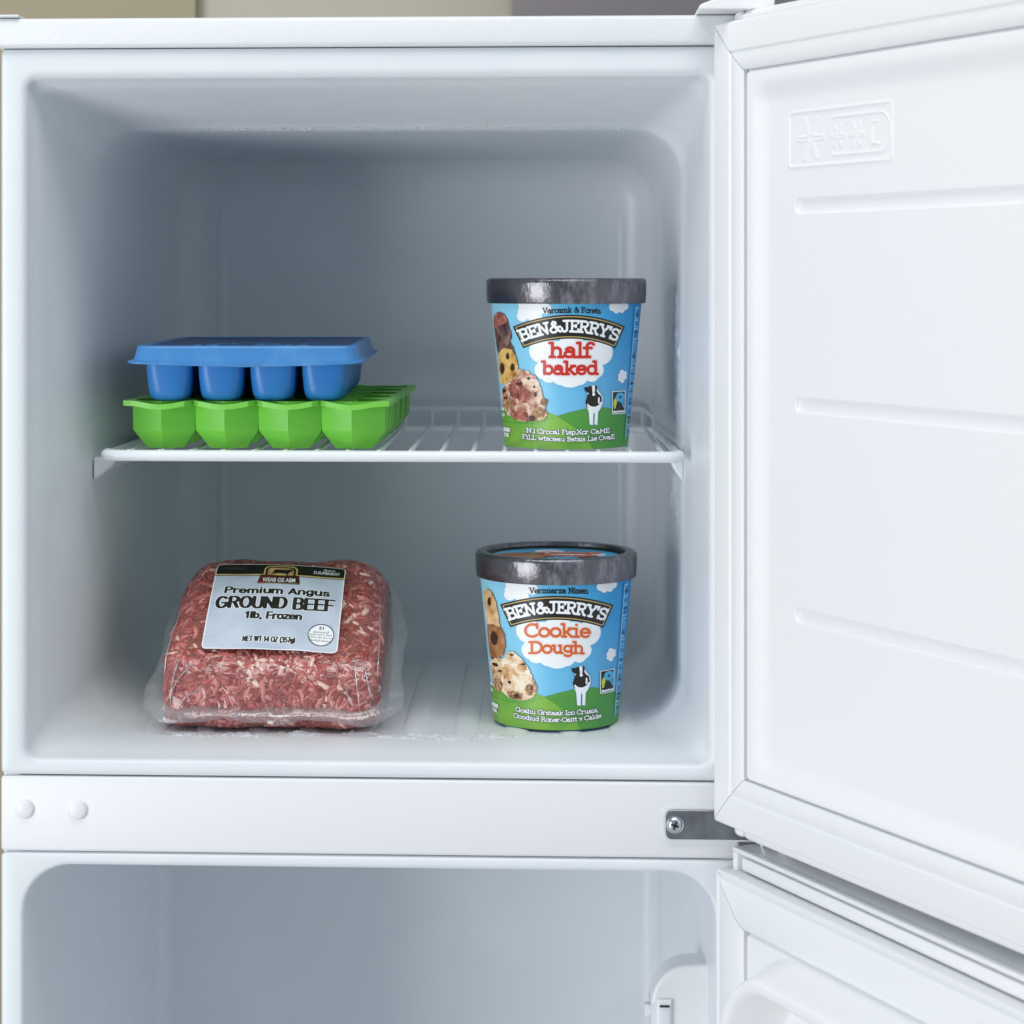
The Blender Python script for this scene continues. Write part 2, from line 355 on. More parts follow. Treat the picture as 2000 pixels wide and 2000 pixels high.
# ------------------------------------------------------------------ wire shelf
sh = thing('wire_shelf', 'white wire shelf across the middle of the freezer', 'shelf', (.239, .205, CZ-.1095))
def S(x, y, z): return (x-.239, y-.205, z+.1095)
k = MB()
pth = [S(.0540, .075, -.1132), S(.0545, .0665, -.1132), S(.0575, .0615, -.1132), S(.0630, .0600, -.1132)]
pth += [S(x, .060, -.1132) for x in np.linspace(.09, .39, 6)] + [S(.4180, .0600, -.1132), S(.4228, .0615, -.1132), S(.4260, .0665, -.1132), S(.4265, .075, -.1132)]
k.tube(pth, .0037, 14); k.build('front_bar', M['wire'], sh, 60)
k = MB(); k.tube([S(.0540, .0755, -.1132), S(.0542, .2, -.1140), S(.0545, .345, -.1140)], .0026, 10); k.build('side_bar', M['wire'], sh, 60)
k = MB(); k.tube([S(.4265, .0755, -.1132), S(.4262, .2, -.1140), S(.4240, .345, -.1140)], .0026, 10); k.build('side_bar', M['wire'], sh, 60)
k = MB(); k.tube([S(.0545, .346, -.1142), S(.424, .346, -.1142)], .0026, 10); k.build('back_bar', M['wire'], sh, 60)
k = MB(); k.tube([S(.0545, .346, -.1142), S(.0555, .352, -.105), S(.058, .354, -0.1020), S(.0640, .354, -0.0990), S(.414, .354, -0.0990), S(.420, .354, -0.1020), S(.4235, .352, -.105), S(.424, .346, -.1142)], .0020, 10); k.build('back_rail', M['wire'], sh, 60)
nW = 18
for i in range(nW):
    x = .0700+i*.0203; k = MB()
    k.tube([S(x, .0590, -.1103), S(x, .0622, -.1112), S(x, .068, -.1112), S(x, .2, -.1112), S(x, .345, -.1112), S(x, .352, -.1085), S(x, .354, -0.1000)], [.0013, .0017, .0017, .0017, .0017, .0017, .0017], 8)
    k.build('wire', M['wire'], sh, 60)

# ------------------------------------------------------------------ green ice tray
def hexa(r, sx, sy, z, cx=0, cy=0, rot=0, round_=0.):
    out = []
    for i in range(24):
        a = 2*pi*i/24 - pi/2 + 1e-6
        sect = (a+pi/2) % (pi/3) - pi/6
        rad = r*cos(pi/6)/cos(sect)
        rad = rad*(1-round_)+r*.93*round_
        out.append((cx+rad*cos(a)*sx, cy+rad*sin(a)*sy, z))
    return out
GW, GD, GH = .0415, .0465, .0318
def tray_origin(u0): return u0
gt = thing('ice_cube_tray', 'green faceted ice cube tray standing on the wire shelf under a blue one', 'ice tray', (.1546, .180, CZ-.1095), radians(-1.0))
def cup_mesh():
    k = MB(); sx, sy = .0214/.0245/cos(pi/6)*.0245/.0245, 1.0
    r = .0247; sx = .0213/(r*cos(pi/6))
    outer = [(1.0, GH-.0005), (1.0, GH-.006), (.985, .0125), (.97, .0115), (.60, .0006), (.57, 0)]
    k.rings([hexa(r*q, sx, .93, z, round_=.30) for q, z in outer], False, True)
    inner = [(1.0, GH-.0005), (.92, GH-.0006), (.91, .014), (.56, .003)]
    k.rings([hexa(r*q, sx, .93, z, round_=.30) for q, z in inner][::-1], True, False)
    k.f = [q[::-1] for q in k.f]
    return mesh('cup', k.v, k.f, 30, k.mi)
cme = cup_mesh(); cme.materials.append(M['green'])
cx_ = [(-1.5+i)*GW for i in range(4)]; cy_ = [(-2+j)*GD for j in range(5)]
for x in cx_:
    for y in cy_:
        o = bpy.data.objects.new('cup', cme); COL.objects.link(o); o.parent = gt; o.location = (x, y, 0)
        o.rotation_euler = (0, 0, 0)
# rim plate with openings, front and back edges scalloped
k = MB(); r = .0247; sx = .0213/(r*cos(pi/6)); N = 24
OX, OY = .0038, .0045
def wav(x, y):  # silicone rim dips at each cup along the front edge
    t = max(0, 1-abs(y+2.5*GD)/.030) if y < 0 else max(0, 1-abs(y-2.5*GD)/.03)
    return GH-.0004-.0016*t*(cos(2*pi*(x-cx_[0])/GW)) - .0010*t
for ix, x in enumerate(cx_):
    for iy, y in enumerate(cy_):
        inn = hexa(r*.93, sx, .93, 0, x, y, round_=.30); out = []
        xl = x-GW/2-(OX if ix == 0 else 0); xr = x+GW/2+(OX if ix == 3 else 0)
        yl = y-GD/2-(OY if iy == 0 else 0); yr = y+GD/2+(OY if iy == 4 else 0)
        for i in range(N):
            a = 2*pi*i/N - pi/2
            dx, dy = cos(a), sin(a); t = 1e9
            if dx > 1e-9: t = min(t, (xr-x)/dx)
            if dx < -1e-9: t = min(t, (xl-x)/dx)
            if dy > 1e-9: t = min(t, (yr-y)/dy)
            if dy < -1e-9: t = min(t, (yl-y)/dy)
            px, py = x+dx*t, y+dy*t
            if iy == 0 and abs(py-yl) < 1e-6: py -= .0022*max(0, cos(2*pi*(px-x)/GW))
            out.append((px, py, 0))
        top = [[(p[0], p[1], wav(p[0], p[1])) for p in out], [(p[0], p[1], wav(p[0], p[1])) for p in inn]]
        bot = [[(p[0], p[1], wav(p[0], p[1])-.0034) for p in out], [(p[0], p[1], wav(p[0], p[1])-.0034) for p in inn]]
        k.rings(top); k.rings(bot[::-1]); k.rings([bot[0], top[0]]); k.rings([top[1], bot[1]])
o = k.build('rim', M['greenrim'], gt, 40)

# ------------------------------------------------------------------ blue ice tray with lid
BH = .0262
bt = thing('ice_cube_tray', 'blue ice cube tray with a flat lid stacked on the green tray', 'ice tray', (.1425, .174, CZ-.1095+GH-.0002), radians(2.0))
def cup2():
    k = MB(); R = []
    for w, d, z, rr in ((.0300, .0325, BH, .007), (.0292, .0316, .016, .008), (.0276, .0300, .007, .009), (.0262, .0285, .0035, .009), (.0235, .0258, .0012, .009), (.0190, .0212, 0, .008)):
        R.append([(x, y, z) for x, y in rrect(-w/2, w/2, -d/2, d/2, rr, 5)])
    k.rings(R[::-1], True, False); return mesh('cup', k.v, k.f, 60, k.mi)
c2 = cup2(); c2.materials.append(M['blue'])
for i in range(4):
    for j in range(6):
        o = bpy.data.objects.new('cup', c2); COL.objects.link(o); o.parent = bt; o.location = ((-1.5+i)*.0338, (-2.5+j)*.0385, 0)
k = MB()
def lr(w, d, z, r, bow=0): return [(x, y, z-(bow*max(0, 1-(x/(w/2))**2) if y < 0 else 0)) for x, y in rrect(-w/2, w/2, -d/2, d/2, r, 6)]
def lrd(w, d, z, r, bow=0):
    pts = rrect(-w/2, w/2, -d/2, d/2, r, 6); out = []
    for i in range(len(pts)):
        a, b = pts[i], pts[(i+1) % len(pts)]; L = math.hypot(a[0]-b[0], a[1]-b[1]); n = 8 if L > .05 else 1
        for q in range(n): out.append((a[0]+(b[0]-a[0])*q/n, a[1]+(b[1]-a[1])*q/n))
    return [(x, y, z-(bow*(1-min(1, (abs(x)/(w/2))))**.6 if y < -d*.3 else 0)) for x, y in out]
LW, LD = .1430, .236
R = [lrd(LW+.0100, LD+.0095, BH-.0012, .010, .0026), lrd(LW+.0106, LD+.0100, BH-.0001, .010, .0026), lrd(LW+.0040, LD+.0040, BH+.0010, .010, .0022), lrd(LW+.0022, LD+.0022, BH+.0030, .010, .001),
     lrd(LW, LD, BH+.0076, .010), lrd(LW-.0006, LD-.0006, BH+.0090, .010), lrd(LW-.0026, LD-.0026, BH+.0098, .009), lrd(LW-.009, LD-.009, BH+.0098, .007), lrd(LW-.0105, LD-.0105, BH+.0090, .007)]
k.rings(R, True, False); lid = k.build('lid', M['bluelid'], bt, 40)
k = MB(); k.rings([lrd(LW-.0105, LD-.0105, BH+.0090, .007), lrd(LW-.012, LD-.012, BH+.0088, .007)], False, True); k.build('lid_panel', M['blueflat'], lid, 40)
k = MB()
for cx, cy in ((-.020, -.045), (.010, -.060), (.038, -.035), (-.030, -.0800), (.030, -.085), (0, -.02)):
    for a in range(5):
        an = 2*pi*a/5+cx*40; k.tube([(cx+.003*cos(an), cy+.003*sin(an), BH+.0087), (cx+.0065*cos(an), cy+.0065*sin(an), BH+.0087), (cx+.010*cos(an), cy+.010*sin(an), BH+.0084)], [.0006, .0011, .0006], 6)
k.build('embossed_flower', M['bluelid'], lid, 60)

# ------------------------------------------------------------------ flat print kit: distance fields traced into thin meshes
class Art:
    def __init__(s, x0, x1, y0, y1, st):
        s.st = st; s.x0, s.y0 = x0, y0; s.nx = int((x1-x0)/st)+1; s.ny = int((y1-y0)/st)+1
        s.X, s.Y = np.meshgrid(float(x0)+st*np.arange(s.nx), float(y0)+st*np.arange(s.ny))
    def empty(s): return np.full(s.X.shape, 1e6)
    def segs(s, segs, f=None, pad=40):
        f = s.empty() if f is None else f
        for ax, ay, bx, by, w in segs:
            i0 = max(0, int((min(ax, bx)-w-pad-s.x0)/s.st)); i1 = min(s.nx, int((max(ax, bx)+w+pad-s.x0)/s.st)+2)
            j0 = max(0, int((min(ay, by)-w-pad-s.y0)/s.st)); j1 = min(s.ny, int((max(ay, by)+w+pad-s.y0)/s.st)+2)
            if i1 <= i0 or j1 <= j0: continue
            sub = f[j0:j1, i0:i1]; np.minimum(sub, sd_seg(s.X[j0:j1, i0:i1], s.Y[j0:j1, i0:i1], ax, ay, bx, by)-w, out=sub)
        return f
    def ell(s, cx, cy, rx, ry=None):
        ry = ry or rx; q = np.hypot((s.X-cx)/rx, (s.Y-cy)/ry); return (q-1)*min(rx, ry)
    def poly(s, P):
        d = s.empty(); ins = np.zeros(s.X.shape, bool); n = len(P)
        for i in range(n):
            a, b = P[i], P[(i+1) % n]; d = np.minimum(d, sd_seg(s.X, s.Y, a[0], a[1], b[0], b[1]))
            c = ((a[1] > s.Y) != (b[1] > s.Y)); dy = (b[1]-a[1]) or 1e-9
            ins ^= c & (s.X < (b[0]-a[0])*(s.Y-a[1])/dy+a[0])
        return np.where(ins, -d, d)
    def rough(s, f, amp, scale, seed):
        r = np.random.default_rng(seed); g = np.zeros_like(f)
        for q in range(10):
            a = r.uniform(0, 2*pi); kk = r.uniform(.6, 1.6)/scale; g += np.sin((s.X*cos(a)+s.Y*sin(a))*kk*2*pi+r.uniform(0, 6))
        return f+amp*g/6
    def trace(s, f, run=6):
        st = s.st; V = {}; vs = []; F = []
        def vid(x, y):
            kk = (round(x*200), round(y*200)); q = V.get(kk)
            if q is None: q = V[kk] = len(vs); vs.append((x, y))
            return q
        ins = f < 0
        full = ins[:-1, :-1] & ins[1:, :-1] & ins[:-1, 1:] & ins[1:, 1:]
        anyc = ins[:-1, :-1] | ins[1:, :-1] | ins[:-1, 1:] | ins[1:, 1:]
        for j in range(s.ny-1):
            row = full[j]; i = 0
            if not anyc[j].any(): continue
            y0 = s.y0+j*st; y1 = y0+st
            while i < s.nx-1:
                if row[i]:
                    e = i
                    while e < s.nx-1 and row[e] and e-i < run: e += 1
                    xa, xb = s.x0+i*st, s.x0+e*st
                    F.append((vid(xa, y0), vid(xa, y1), vid(xb, y1), vid(xb, y0))); i = e; continue
                if anyc[j, i]:
                    x0 = s.x0+i*st; x1 = x0+st
                    C = [(x0, y0, f[j, i]), (x0, y1, f[j+1, i]), (x1, y1, f[j+1, i+1]), (x1, y0, f[j, i+1])]; P = []
                    for q in range(4):
                        a, b = C[q], C[(q+1) % 4]
                        if a[2] < 0: P.append(vid(a[0], a[1]))
                        if (a[2] < 0) != (b[2] < 0):
                            t = a[2]/(a[2]-b[2]); P.append(vid(a[0]+(b[0]-a[0])*t, a[1]+(b[1]-a[1])*t))
                    P = [p for n_, p in enumerate(P) if p != P[n_-1]]
                    if len(P) >= 3: F.append(tuple(P))
                i += 1
        return vs, F
def arc(cx, cy, rx, ry, a0, a1, n=10):
    return [(cx+rx*cos(radians(a0+(a1-a0)*i/n)), cy+ry*sin(radians(a0+(a1-a0)*i/n))) for i in range(n+1)]
def sf(x, y, h=.15): return [(x-h, y), (x+h, y)]
GL = {
'A': (.84, [[(.1, 0), (.42, 1), (.74, 0)], [(.22, .32), (.62, .32)], sf(.1, 0, .1), sf(.74, 0, .1)]),
'B': (.74, [[(.16, 0), (.16, 1)], [(0, 1), (.40, 1)], [(0, 0), (.42, 0)], arc(.40, .76, .22, .24, 90, -90), [(.16, .52), (.4, .52)], arc(.42, .26, .26, .26, 90, -90)]),
'C': (.78, [arc(.42, .5, .40, .5, 48, 312, 14), [(.70, 1.), (.70, .70)]]),
'D': (.84, [[(.16, 0), (.16, 1)], [(0, 1), (.38, 1)], [(0, 0), (.38, 0)], arc(.38, .5, .42, .5, 90, -90, 12)]),
'E': (.72, [[(.16, 0), (.16, 1)], [(0, 1), (.62, 1), (.62, .80)], [(0, 0), (.66, 0), (.66, .22)], [(.16, .52), (.46, .52)], [(.46, .62), (.46, .42)]]),
'F': (.68, [[(.16, 0), (.16, 1)], [(0, 1), (.62, 1), (.62, .80)], [(0, 0), (.34, 0)], [(.16, .5), (.46, .5)]]),
'G': (.86, [arc(.42, .5, .40, .5, 48, 330, 14), [(.52, .42), (.80, .42)], [(.72, .42), (.72, .08)], [(.70, 1.), (.70, .72)]]),
'I': (.42, [[(.2, 0), (.2, 1)], sf(.2, 0, .18), sf(.2, 1, .18)]),
'J': (.70, [[(.46, 1), (.46, .27)], arc(.26, .27, .2, .27, 0, -190, 10), [(.22, 1), (.66, 1)]]),
'K': (.8, [[(.16, 0), (.16, 1)], [(.66, 1), (.18, .42)], [(.32, .55), (.70, 0)], sf(.16, 0), sf(.16, 1)]),
'L': (.66, [[(.16, 0), (.16, 1)], sf(.16, 1), [(0, 0), (.6, 0), (.6, .22)]]),
'M': (1.0, [[(.16, 0), (.16, 1), (.5, .3), (.84, 1), (.84, 0)], sf(.14, 0, .13), sf(.86, 0, .13)]),
'N': (.88, [[(.16, 0), (.16, 1), (.70, 0), (.70, 1)], sf(.16, 0, .14), sf(.10, 1, .10), sf(.70, 1, .14)]),
'O': (.84, [arc(.42, .5, .40, .5, 0, 360, 20)]),
'R': (.80, [[(.16, 0), (.16, 1)], [(0, 1), (.42, 1)], arc(.42, .75, .23, .25, 90, -90), [(.16, .5), (.42, .5)], [(.40, .5), (.66, 0), (.76, 0)], sf(.16, 0)]),
'S': (.70, [arc(.34, .755, .27, .245, 25, 270, 12), arc(.34, .255, .30, .255, 90, -165, 12), [(.60, 1.), (.60, .76)], [(.05, .24), (.05, 0)]]),
'V': (.80, [[(.1, 1), (.40, 0), (.70, 1)], sf(.1, 1, .12), sf(.70, 1, .12)]),
'W': (1.06, [[(.1, 1), (.30, 0), (.52, .8), (.74, 0), (.94, 1)], sf(.1, 1, .11), sf(.94, 1, .11)]),
'X': (.8, [[(.1, 0), (.7, 1)], [(.1, 1), (.7, 0)], sf(.1, 0, .1), sf(.7, 0, .1), sf(.1, 1, .1), sf(.7, 1, .1)]),
'Y': (.80, [[(.1, 1), (.40, .46), (.70, 1)], [(.40, .46), (.40, 0)], sf(.1, 1, .12), sf(.70, 1, .12), sf(.4, 0, .15)]),
'&': (.94, [[(.86, .02), (.34, .62), (.26, .82), (.36, 1), (.52, .94), (.54, .80), (.42, .62), (.16, .42), (.08, .22), (.20, .03), (.42, 0), (.62, .16), (.72, .46)], [(.58, .48), (.88, .48)]]),
"'": (.20, [[(.1, 1.02), (.05, .78)]]), '.': (.22, [[(.1, .02), (.11, .02)]]), ',': (.22, [[(.12, .04), (.06, -.14)]]), '-': (.40, [[(.06, .38), (.32, .38)]]), ' ': (.34, []),
'a': (.66, [arc(.26, .20, .22, .20, 0, 360, 14), [(.50, .44), (.50, 0), (.62, 0)], arc(.30, .44, .20, .22, 150, 0, 8)]),
'b': (.66, [[(.0, 1), (.14, 1), (.14, 0)], arc(.36, .33, .24, .33, 0, 360, 16)]),
'c': (.60, [arc(.33, .33, .29, .33, 45, 318, 12), [(.54, .64), (.54, .46)]]),
'd': (.70, [[(.40, 1), (.54, 1), (.54, 0), (.66, 0)], arc(.31, .33, .25, .33, 0, 360, 16)]),
'e': (.64, [[(.08, .35), (.58, .35)], arc(.33, .33, .27, .33, 0, 315, 14)]),
'f': (.46, [[(.18, 0), (.18, .74)], arc(.36, .76, .18, .24, 180, 30, 8), [(.02, .64), (.40, .64)], sf(.18, 0, .15)]),
'g': (.66, [arc(.29, .38, .24, .27, 0, 360, 14), [(.53, .66), (.53, -.06)], arc(.29, -.06, .24, .22, 0, -150, 8), [(.53, .64), (.64, .64)]]),
'h': (.72, [[(.0, 1), (.14, 1), (.14, 0)], arc(.35, .42, .20, .24, 180, 0, 8), [(.55, .42), (.55, 0)], sf(.14, 0, .12), sf(.56, 0, .12)]),
'i': (.34, [[(.02, .65), (.16, .65), (.16, 0)], [(.15, .95), (.16, .95)], sf(.16, 0, .14)]),
'k': (.70, [[(.0, 1), (.14, 1), (.14, 0)], [(.54, .65), (.16, .26)], [(.28, .38), (.56, 0), (.66, 0)], sf(.14, 0, .12), sf(.52, .65, .11)]),
'l': (.34, [[(.02, 1), (.16, 1), (.16, 0)], sf(.16, 0, .14)]),
'm': (1.04, [[(.02, .65), (.14, .65), (.14, 0)], arc(.32, .44, .18, .22, 180, 0, 8), [(.5, .44), (.5, 0)], arc(.68, .44, .18, .22, 180, 0, 8), [(.86, .44), (.86, 0)], sf(.14, 0, .1), sf(.5, 0, .1), sf(.88, 0, .1)]),
'n': (.72, [[(.02, .65), (.14, .65), (.14, 0)], arc(.35, .42, .20, .24, 180, 0, 8), [(.55, .42), (.55, 0)], sf(.14, 0, .12), sf(.56, 0, .12)]),
'o': (.66, [arc(.32, .33, .28, .33, 0, 360, 18)]),
'p': (.66, [[(.0, .65), (.14, .65), (.14, -.28)], arc(.36, .33, .24, .33, 0, 360, 16), sf(.14, -.28, .13)]),
'r': (.54, [[(.02, .65), (.14, .65), (.14, 0)], arc(.34, .40, .20, .25, 170, 50, 6), sf(.14, 0, .14)]),
's': (.54, [arc(.26, .50, .20, .16, 30, 270, 8), arc(.26, .17, .22, .17, 90, -160, 8)]),
't': (.44, [[(.17, .92), (.17, .14)], arc(.31, .14, .14, .14, 180, 310, 6), [(.02, .65), (.38, .65)]]),
'u': (.72, [[(.02, .65), (.14, .65), (.14, .22)], arc(.34, .22, .20, .22, 180, 360, 8), [(.54, .65), (.54, 0), (.66, 0)], sf(.5, .65, .06)]),
'v': (.62, [[(.08, .65), (.30, 0), (.52, .65)], sf(.08, .65, .1), sf(.52, .65, .1)]),
'w': (.84, [[(.08, .65), (.24, 0), (.41, .6), (.58, 0), (.74, .65)], sf(.08, .65, .09), sf(.74, .65, .09)]),
'y': (.62, [[(.08, .65), (.30, 0)], [(.52, .65), (.22, -.28), (.08, -.28)], sf(.08, .65, .1), sf(.52, .65, .1)]),
'z': (.58, [[(.06, .5), (.06, .65), (.5, .65), (.06, 0), (.52, 0), (.52, .16)]]),
}
def slab_text(txt, x0, x1, ybase, h, wgt, warp=None, jit=0):
    """segments of a chunky slab lettering fitted between x0 and x1 (y down)"""
    adv = sum(GL[c][0] for c in txt) ; sx = (x1-x0)/adv; px = x0; out = []
    rr = random.Random(len(txt)*31+int(h))
    for c in txt:
        a, st = GL[c]; dy = rr.uniform(-jit, jit)
        for pl in st:
            Q = []
            for gx, gy in pl:
                q = (px+gx*sx, ybase+dy-(wgt+gy*(h-2*wgt)))
                Q.append(warp(*q) if warp else q)
            for a_, b_ in zip(Q[:-1], Q[1:]): out.append((*a_, *b_, wgt))
        px += a*sx
    return out

# ------------------------------------------------------------------ ice cream tubs
TR0, TR1, TH_ = .0410, .0502, .0955
def rad_at(z): return TR0+(TR1-TR0)*z/TH_
YB = 1637.
def wrapper(off):
    def fn(x, y):
        z = (YB-y)/1250*TH_; R = rad_at(z); t = x*7.72e-5/R
        if abs(t) < .9: ph = asin(t)
        else: ph = math.copysign(asin(.9)+(abs(t)-.9)*2.294, t)
        R += off; return (R*sin(ph), -R*cos(ph), z)
    return fn
def plane_wrap(z, sx, sy):
    return lambda x, y: (x*sx, -y*sy, z)
def stamp(name, art, f, m, parent, wrap, run=6):
    vs, F = art.trace(f, run)
    if not F: return None
    return link(name, mesh(name, [wrap(x, y) for x, y in vs], F, 180), m, parent)
def pm(name, c, rough=.42, **kw): return mat(name, c, rough, bump=(900, .04, .0004), **kw)
P = dict(black=pm('print_black', (24, 21, 20)), gold=pm('print_gold', (206, 178, 112)), white=pm('print_white', (240, 243, 246)), red=pm('print_red', (200, 44, 34)), pink=pm('print_pink_edge', (240, 170, 160)),
         orange=pm('print_orange', (214, 100, 40)), peach=pm('print_peach_edge', (243, 190, 150)), hill=pm('print_green_dark', (92, 156, 62), var=(40, (70, 150, 66), .35, .65)), hill2=pm('print_green_light', (132, 184, 66), var=(40, (98, 168, 64), .35, .65)),
         cyan=pm('print_cyan', (72, 176, 222)), lime=pm('print_lime', (196, 214, 64)), navy=pm('print_navy', (22, 58, 66)), pale=pm('print_pale_blue', (150, 208, 236)), ink=pm('print_ink', (30, 50, 80)))
def food(name, cols, scale, rough=.5):
    m = bpy.data.materials.new(name); m.use_nodes = True; nt = m.node_tree; b = nt.nodes['Principled BSDF']; b.inputs['Roughness'].default_value = rough
    tc = nt.nodes.new('ShaderNodeTexCoord'); n = nt.nodes.new('ShaderNodeTexNoise'); n.inputs['Scale'].default_value = scale; n.inputs['Detail'].default_value = 5; n.inputs['Roughness'].default_value = .65; n.inputs['Distortion'].default_value = .8
    r = nt.nodes.new('ShaderNodeValToRGB'); nt.links.new(tc.outputs['Object'], n.inputs['Vector']); nt.links.new(n.outputs['Fac'], r.inputs['Fac']); nt.links.new(r.outputs['Color'], b.inputs['Base Color'])
    e = r.color_ramp.elements; e[0].position, e[0].color = cols[0][0], (*lin(cols[0][1]), 1); e[1].position, e[1].color = cols[-1][0], (*lin(cols[-1][1]), 1)
    for p, c in cols[1:-1]: q = e.new(p); q.color = (*lin(c), 1)
    return m
FO = dict(brownie=food('print_brownie', [(.32, (46, 30, 30)), (.5, (96, 70, 66)), (.68, (156, 122, 112))], 120),
          browntop=food('print_brownie_top', [(.34, (110, 52, 46)), (.55, (176, 104, 92)), (.7, (206, 150, 136))], 150),
          dough=food('print_dough', [(.36, (150, 100, 40)), (.46, (214, 168, 88)), (.7, (238, 206, 134))], 90),
          scoop=food('print_scoop', [(.34, (128, 72, 60)), (.44, (186, 130, 110)), (.52, (232, 206, 186)), (.7, (246, 232, 214))], 75),
          crumb=food('print_crumb', [(.36, (70, 44, 34)), (.5, (168, 120, 80)), (.62, (232, 204, 164))], 200),
          choc=food('print_chocolate', [(.3, (34, 20, 16)), (.7, (84, 52, 40))], 150),
          doughtan=food('print_tan_dough', [(.34, (120, 78, 44)), (.46, (206, 160, 108)), (.66, (238, 210, 168))], 85),
          doughbrown=food('print_brown_dough', [(.3, (70, 44, 28)), (.48, (150, 96, 56)), (.7, (196, 150, 104))], 70),
          cream=food('print_cream_scoop', [(.33, (150, 104, 66)), (.42, (216, 180, 136)), (.52, (240, 224, 198)), (.7, (250, 242, 226))], 80))
def carton_mat():
    m = bpy.data.materials.new('print_sky_blue'); m.use_nodes = True; nt = m.node_tree; b = nt.nodes['Principled BSDF']; b.inputs['Roughness'].default_value = .4
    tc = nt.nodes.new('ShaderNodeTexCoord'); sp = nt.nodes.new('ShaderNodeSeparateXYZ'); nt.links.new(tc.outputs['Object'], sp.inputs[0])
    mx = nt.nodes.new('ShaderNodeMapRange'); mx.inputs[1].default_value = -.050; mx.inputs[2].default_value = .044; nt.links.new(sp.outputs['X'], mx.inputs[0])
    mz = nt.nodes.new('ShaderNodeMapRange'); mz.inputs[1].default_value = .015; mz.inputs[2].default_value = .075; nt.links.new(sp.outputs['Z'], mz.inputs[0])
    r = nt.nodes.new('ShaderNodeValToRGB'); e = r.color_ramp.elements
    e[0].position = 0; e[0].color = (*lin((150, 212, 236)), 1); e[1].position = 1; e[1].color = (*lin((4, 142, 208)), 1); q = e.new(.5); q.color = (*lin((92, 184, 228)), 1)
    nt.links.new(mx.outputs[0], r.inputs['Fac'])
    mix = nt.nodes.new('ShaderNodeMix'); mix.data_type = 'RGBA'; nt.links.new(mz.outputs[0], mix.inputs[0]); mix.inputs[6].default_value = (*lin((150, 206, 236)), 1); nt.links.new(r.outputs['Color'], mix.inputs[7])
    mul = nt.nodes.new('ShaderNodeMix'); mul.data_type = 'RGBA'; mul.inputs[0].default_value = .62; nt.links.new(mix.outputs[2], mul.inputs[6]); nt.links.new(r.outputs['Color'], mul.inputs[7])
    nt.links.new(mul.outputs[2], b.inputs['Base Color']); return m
M['carton'] = carton_mat()
def lid_mat():
    m = bpy.data.materials.new('frosted_lid_painted_sheen'); m.use_nodes = True; nt = m.node_tree; b = nt.nodes['Principled BSDF']  # lighter streaks in the colour: frost patches and painted reflections together
    tc = nt.nodes.new('ShaderNodeTexCoord'); n = nt.nodes.new('ShaderNodeTexNoise'); n.inputs['Scale'].default_value = 62; n.inputs['Detail'].default_value = 7; n.inputs['Roughness'].default_value = .7
    mp = nt.nodes.new('ShaderNodeMapping'); mp.inputs['Scale'].default_value = (1, 1, .4); nt.links.new(tc.outputs['Object'], mp.inputs['Vector']); nt.links.new(mp.outputs['Vector'], n.inputs['Vector'])
    r = nt.nodes.new('ShaderNodeValToRGB'); r.color_ramp.elements[0].position = .50; r.color_ramp.elements[1].position = .78; nt.links.new(n.outputs['Fac'], r.inputs['Fac'])
    mix = nt.nodes.new('ShaderNodeMix'); mix.data_type = 'RGBA'; nt.links.new(r.outputs['Color'], mix.inputs[0]); mix.inputs[6].default_value = (*lin((104, 103, 108)), 1); mix.inputs[7].default_value = (*lin((178, 178, 190)), 1)
    nt.links.new(mix.outputs[2], b.inputs['Base Color'])
    mr = nt.nodes.new('ShaderNodeMapRange'); mr.inputs[3].default_value = .25; mr.inputs[4].default_value = .7; nt.links.new(r.outputs['Color'], mr.inputs[0]); nt.links.new(mr.outputs[0], b.inputs['Roughness'])
    n2 = nt.nodes.new('ShaderNodeTexNoise'); n2.inputs['Scale'].default_value = 260; nt.links.new(tc.outputs['Object'], n2.inputs['Vector'])
    bp = nt.nodes.new('ShaderNodeBump'); bp.inputs['Strength'].default_value = .35; bp.inputs['Distance'].default_value = .0008; nt.links.new(n2.outputs['Fac'], bp.inputs['Height']); nt.links.new(bp.outputs['Normal'], b.inputs['Normal'])
    b.inputs['Specular IOR Level'].default_value = .8; b.inputs['Metallic'].default_value = .8
    return m
M['tublid'] = lid_mat()
M['lidblack'] = mat('black_lid_recess', (24, 24, 27), .35)

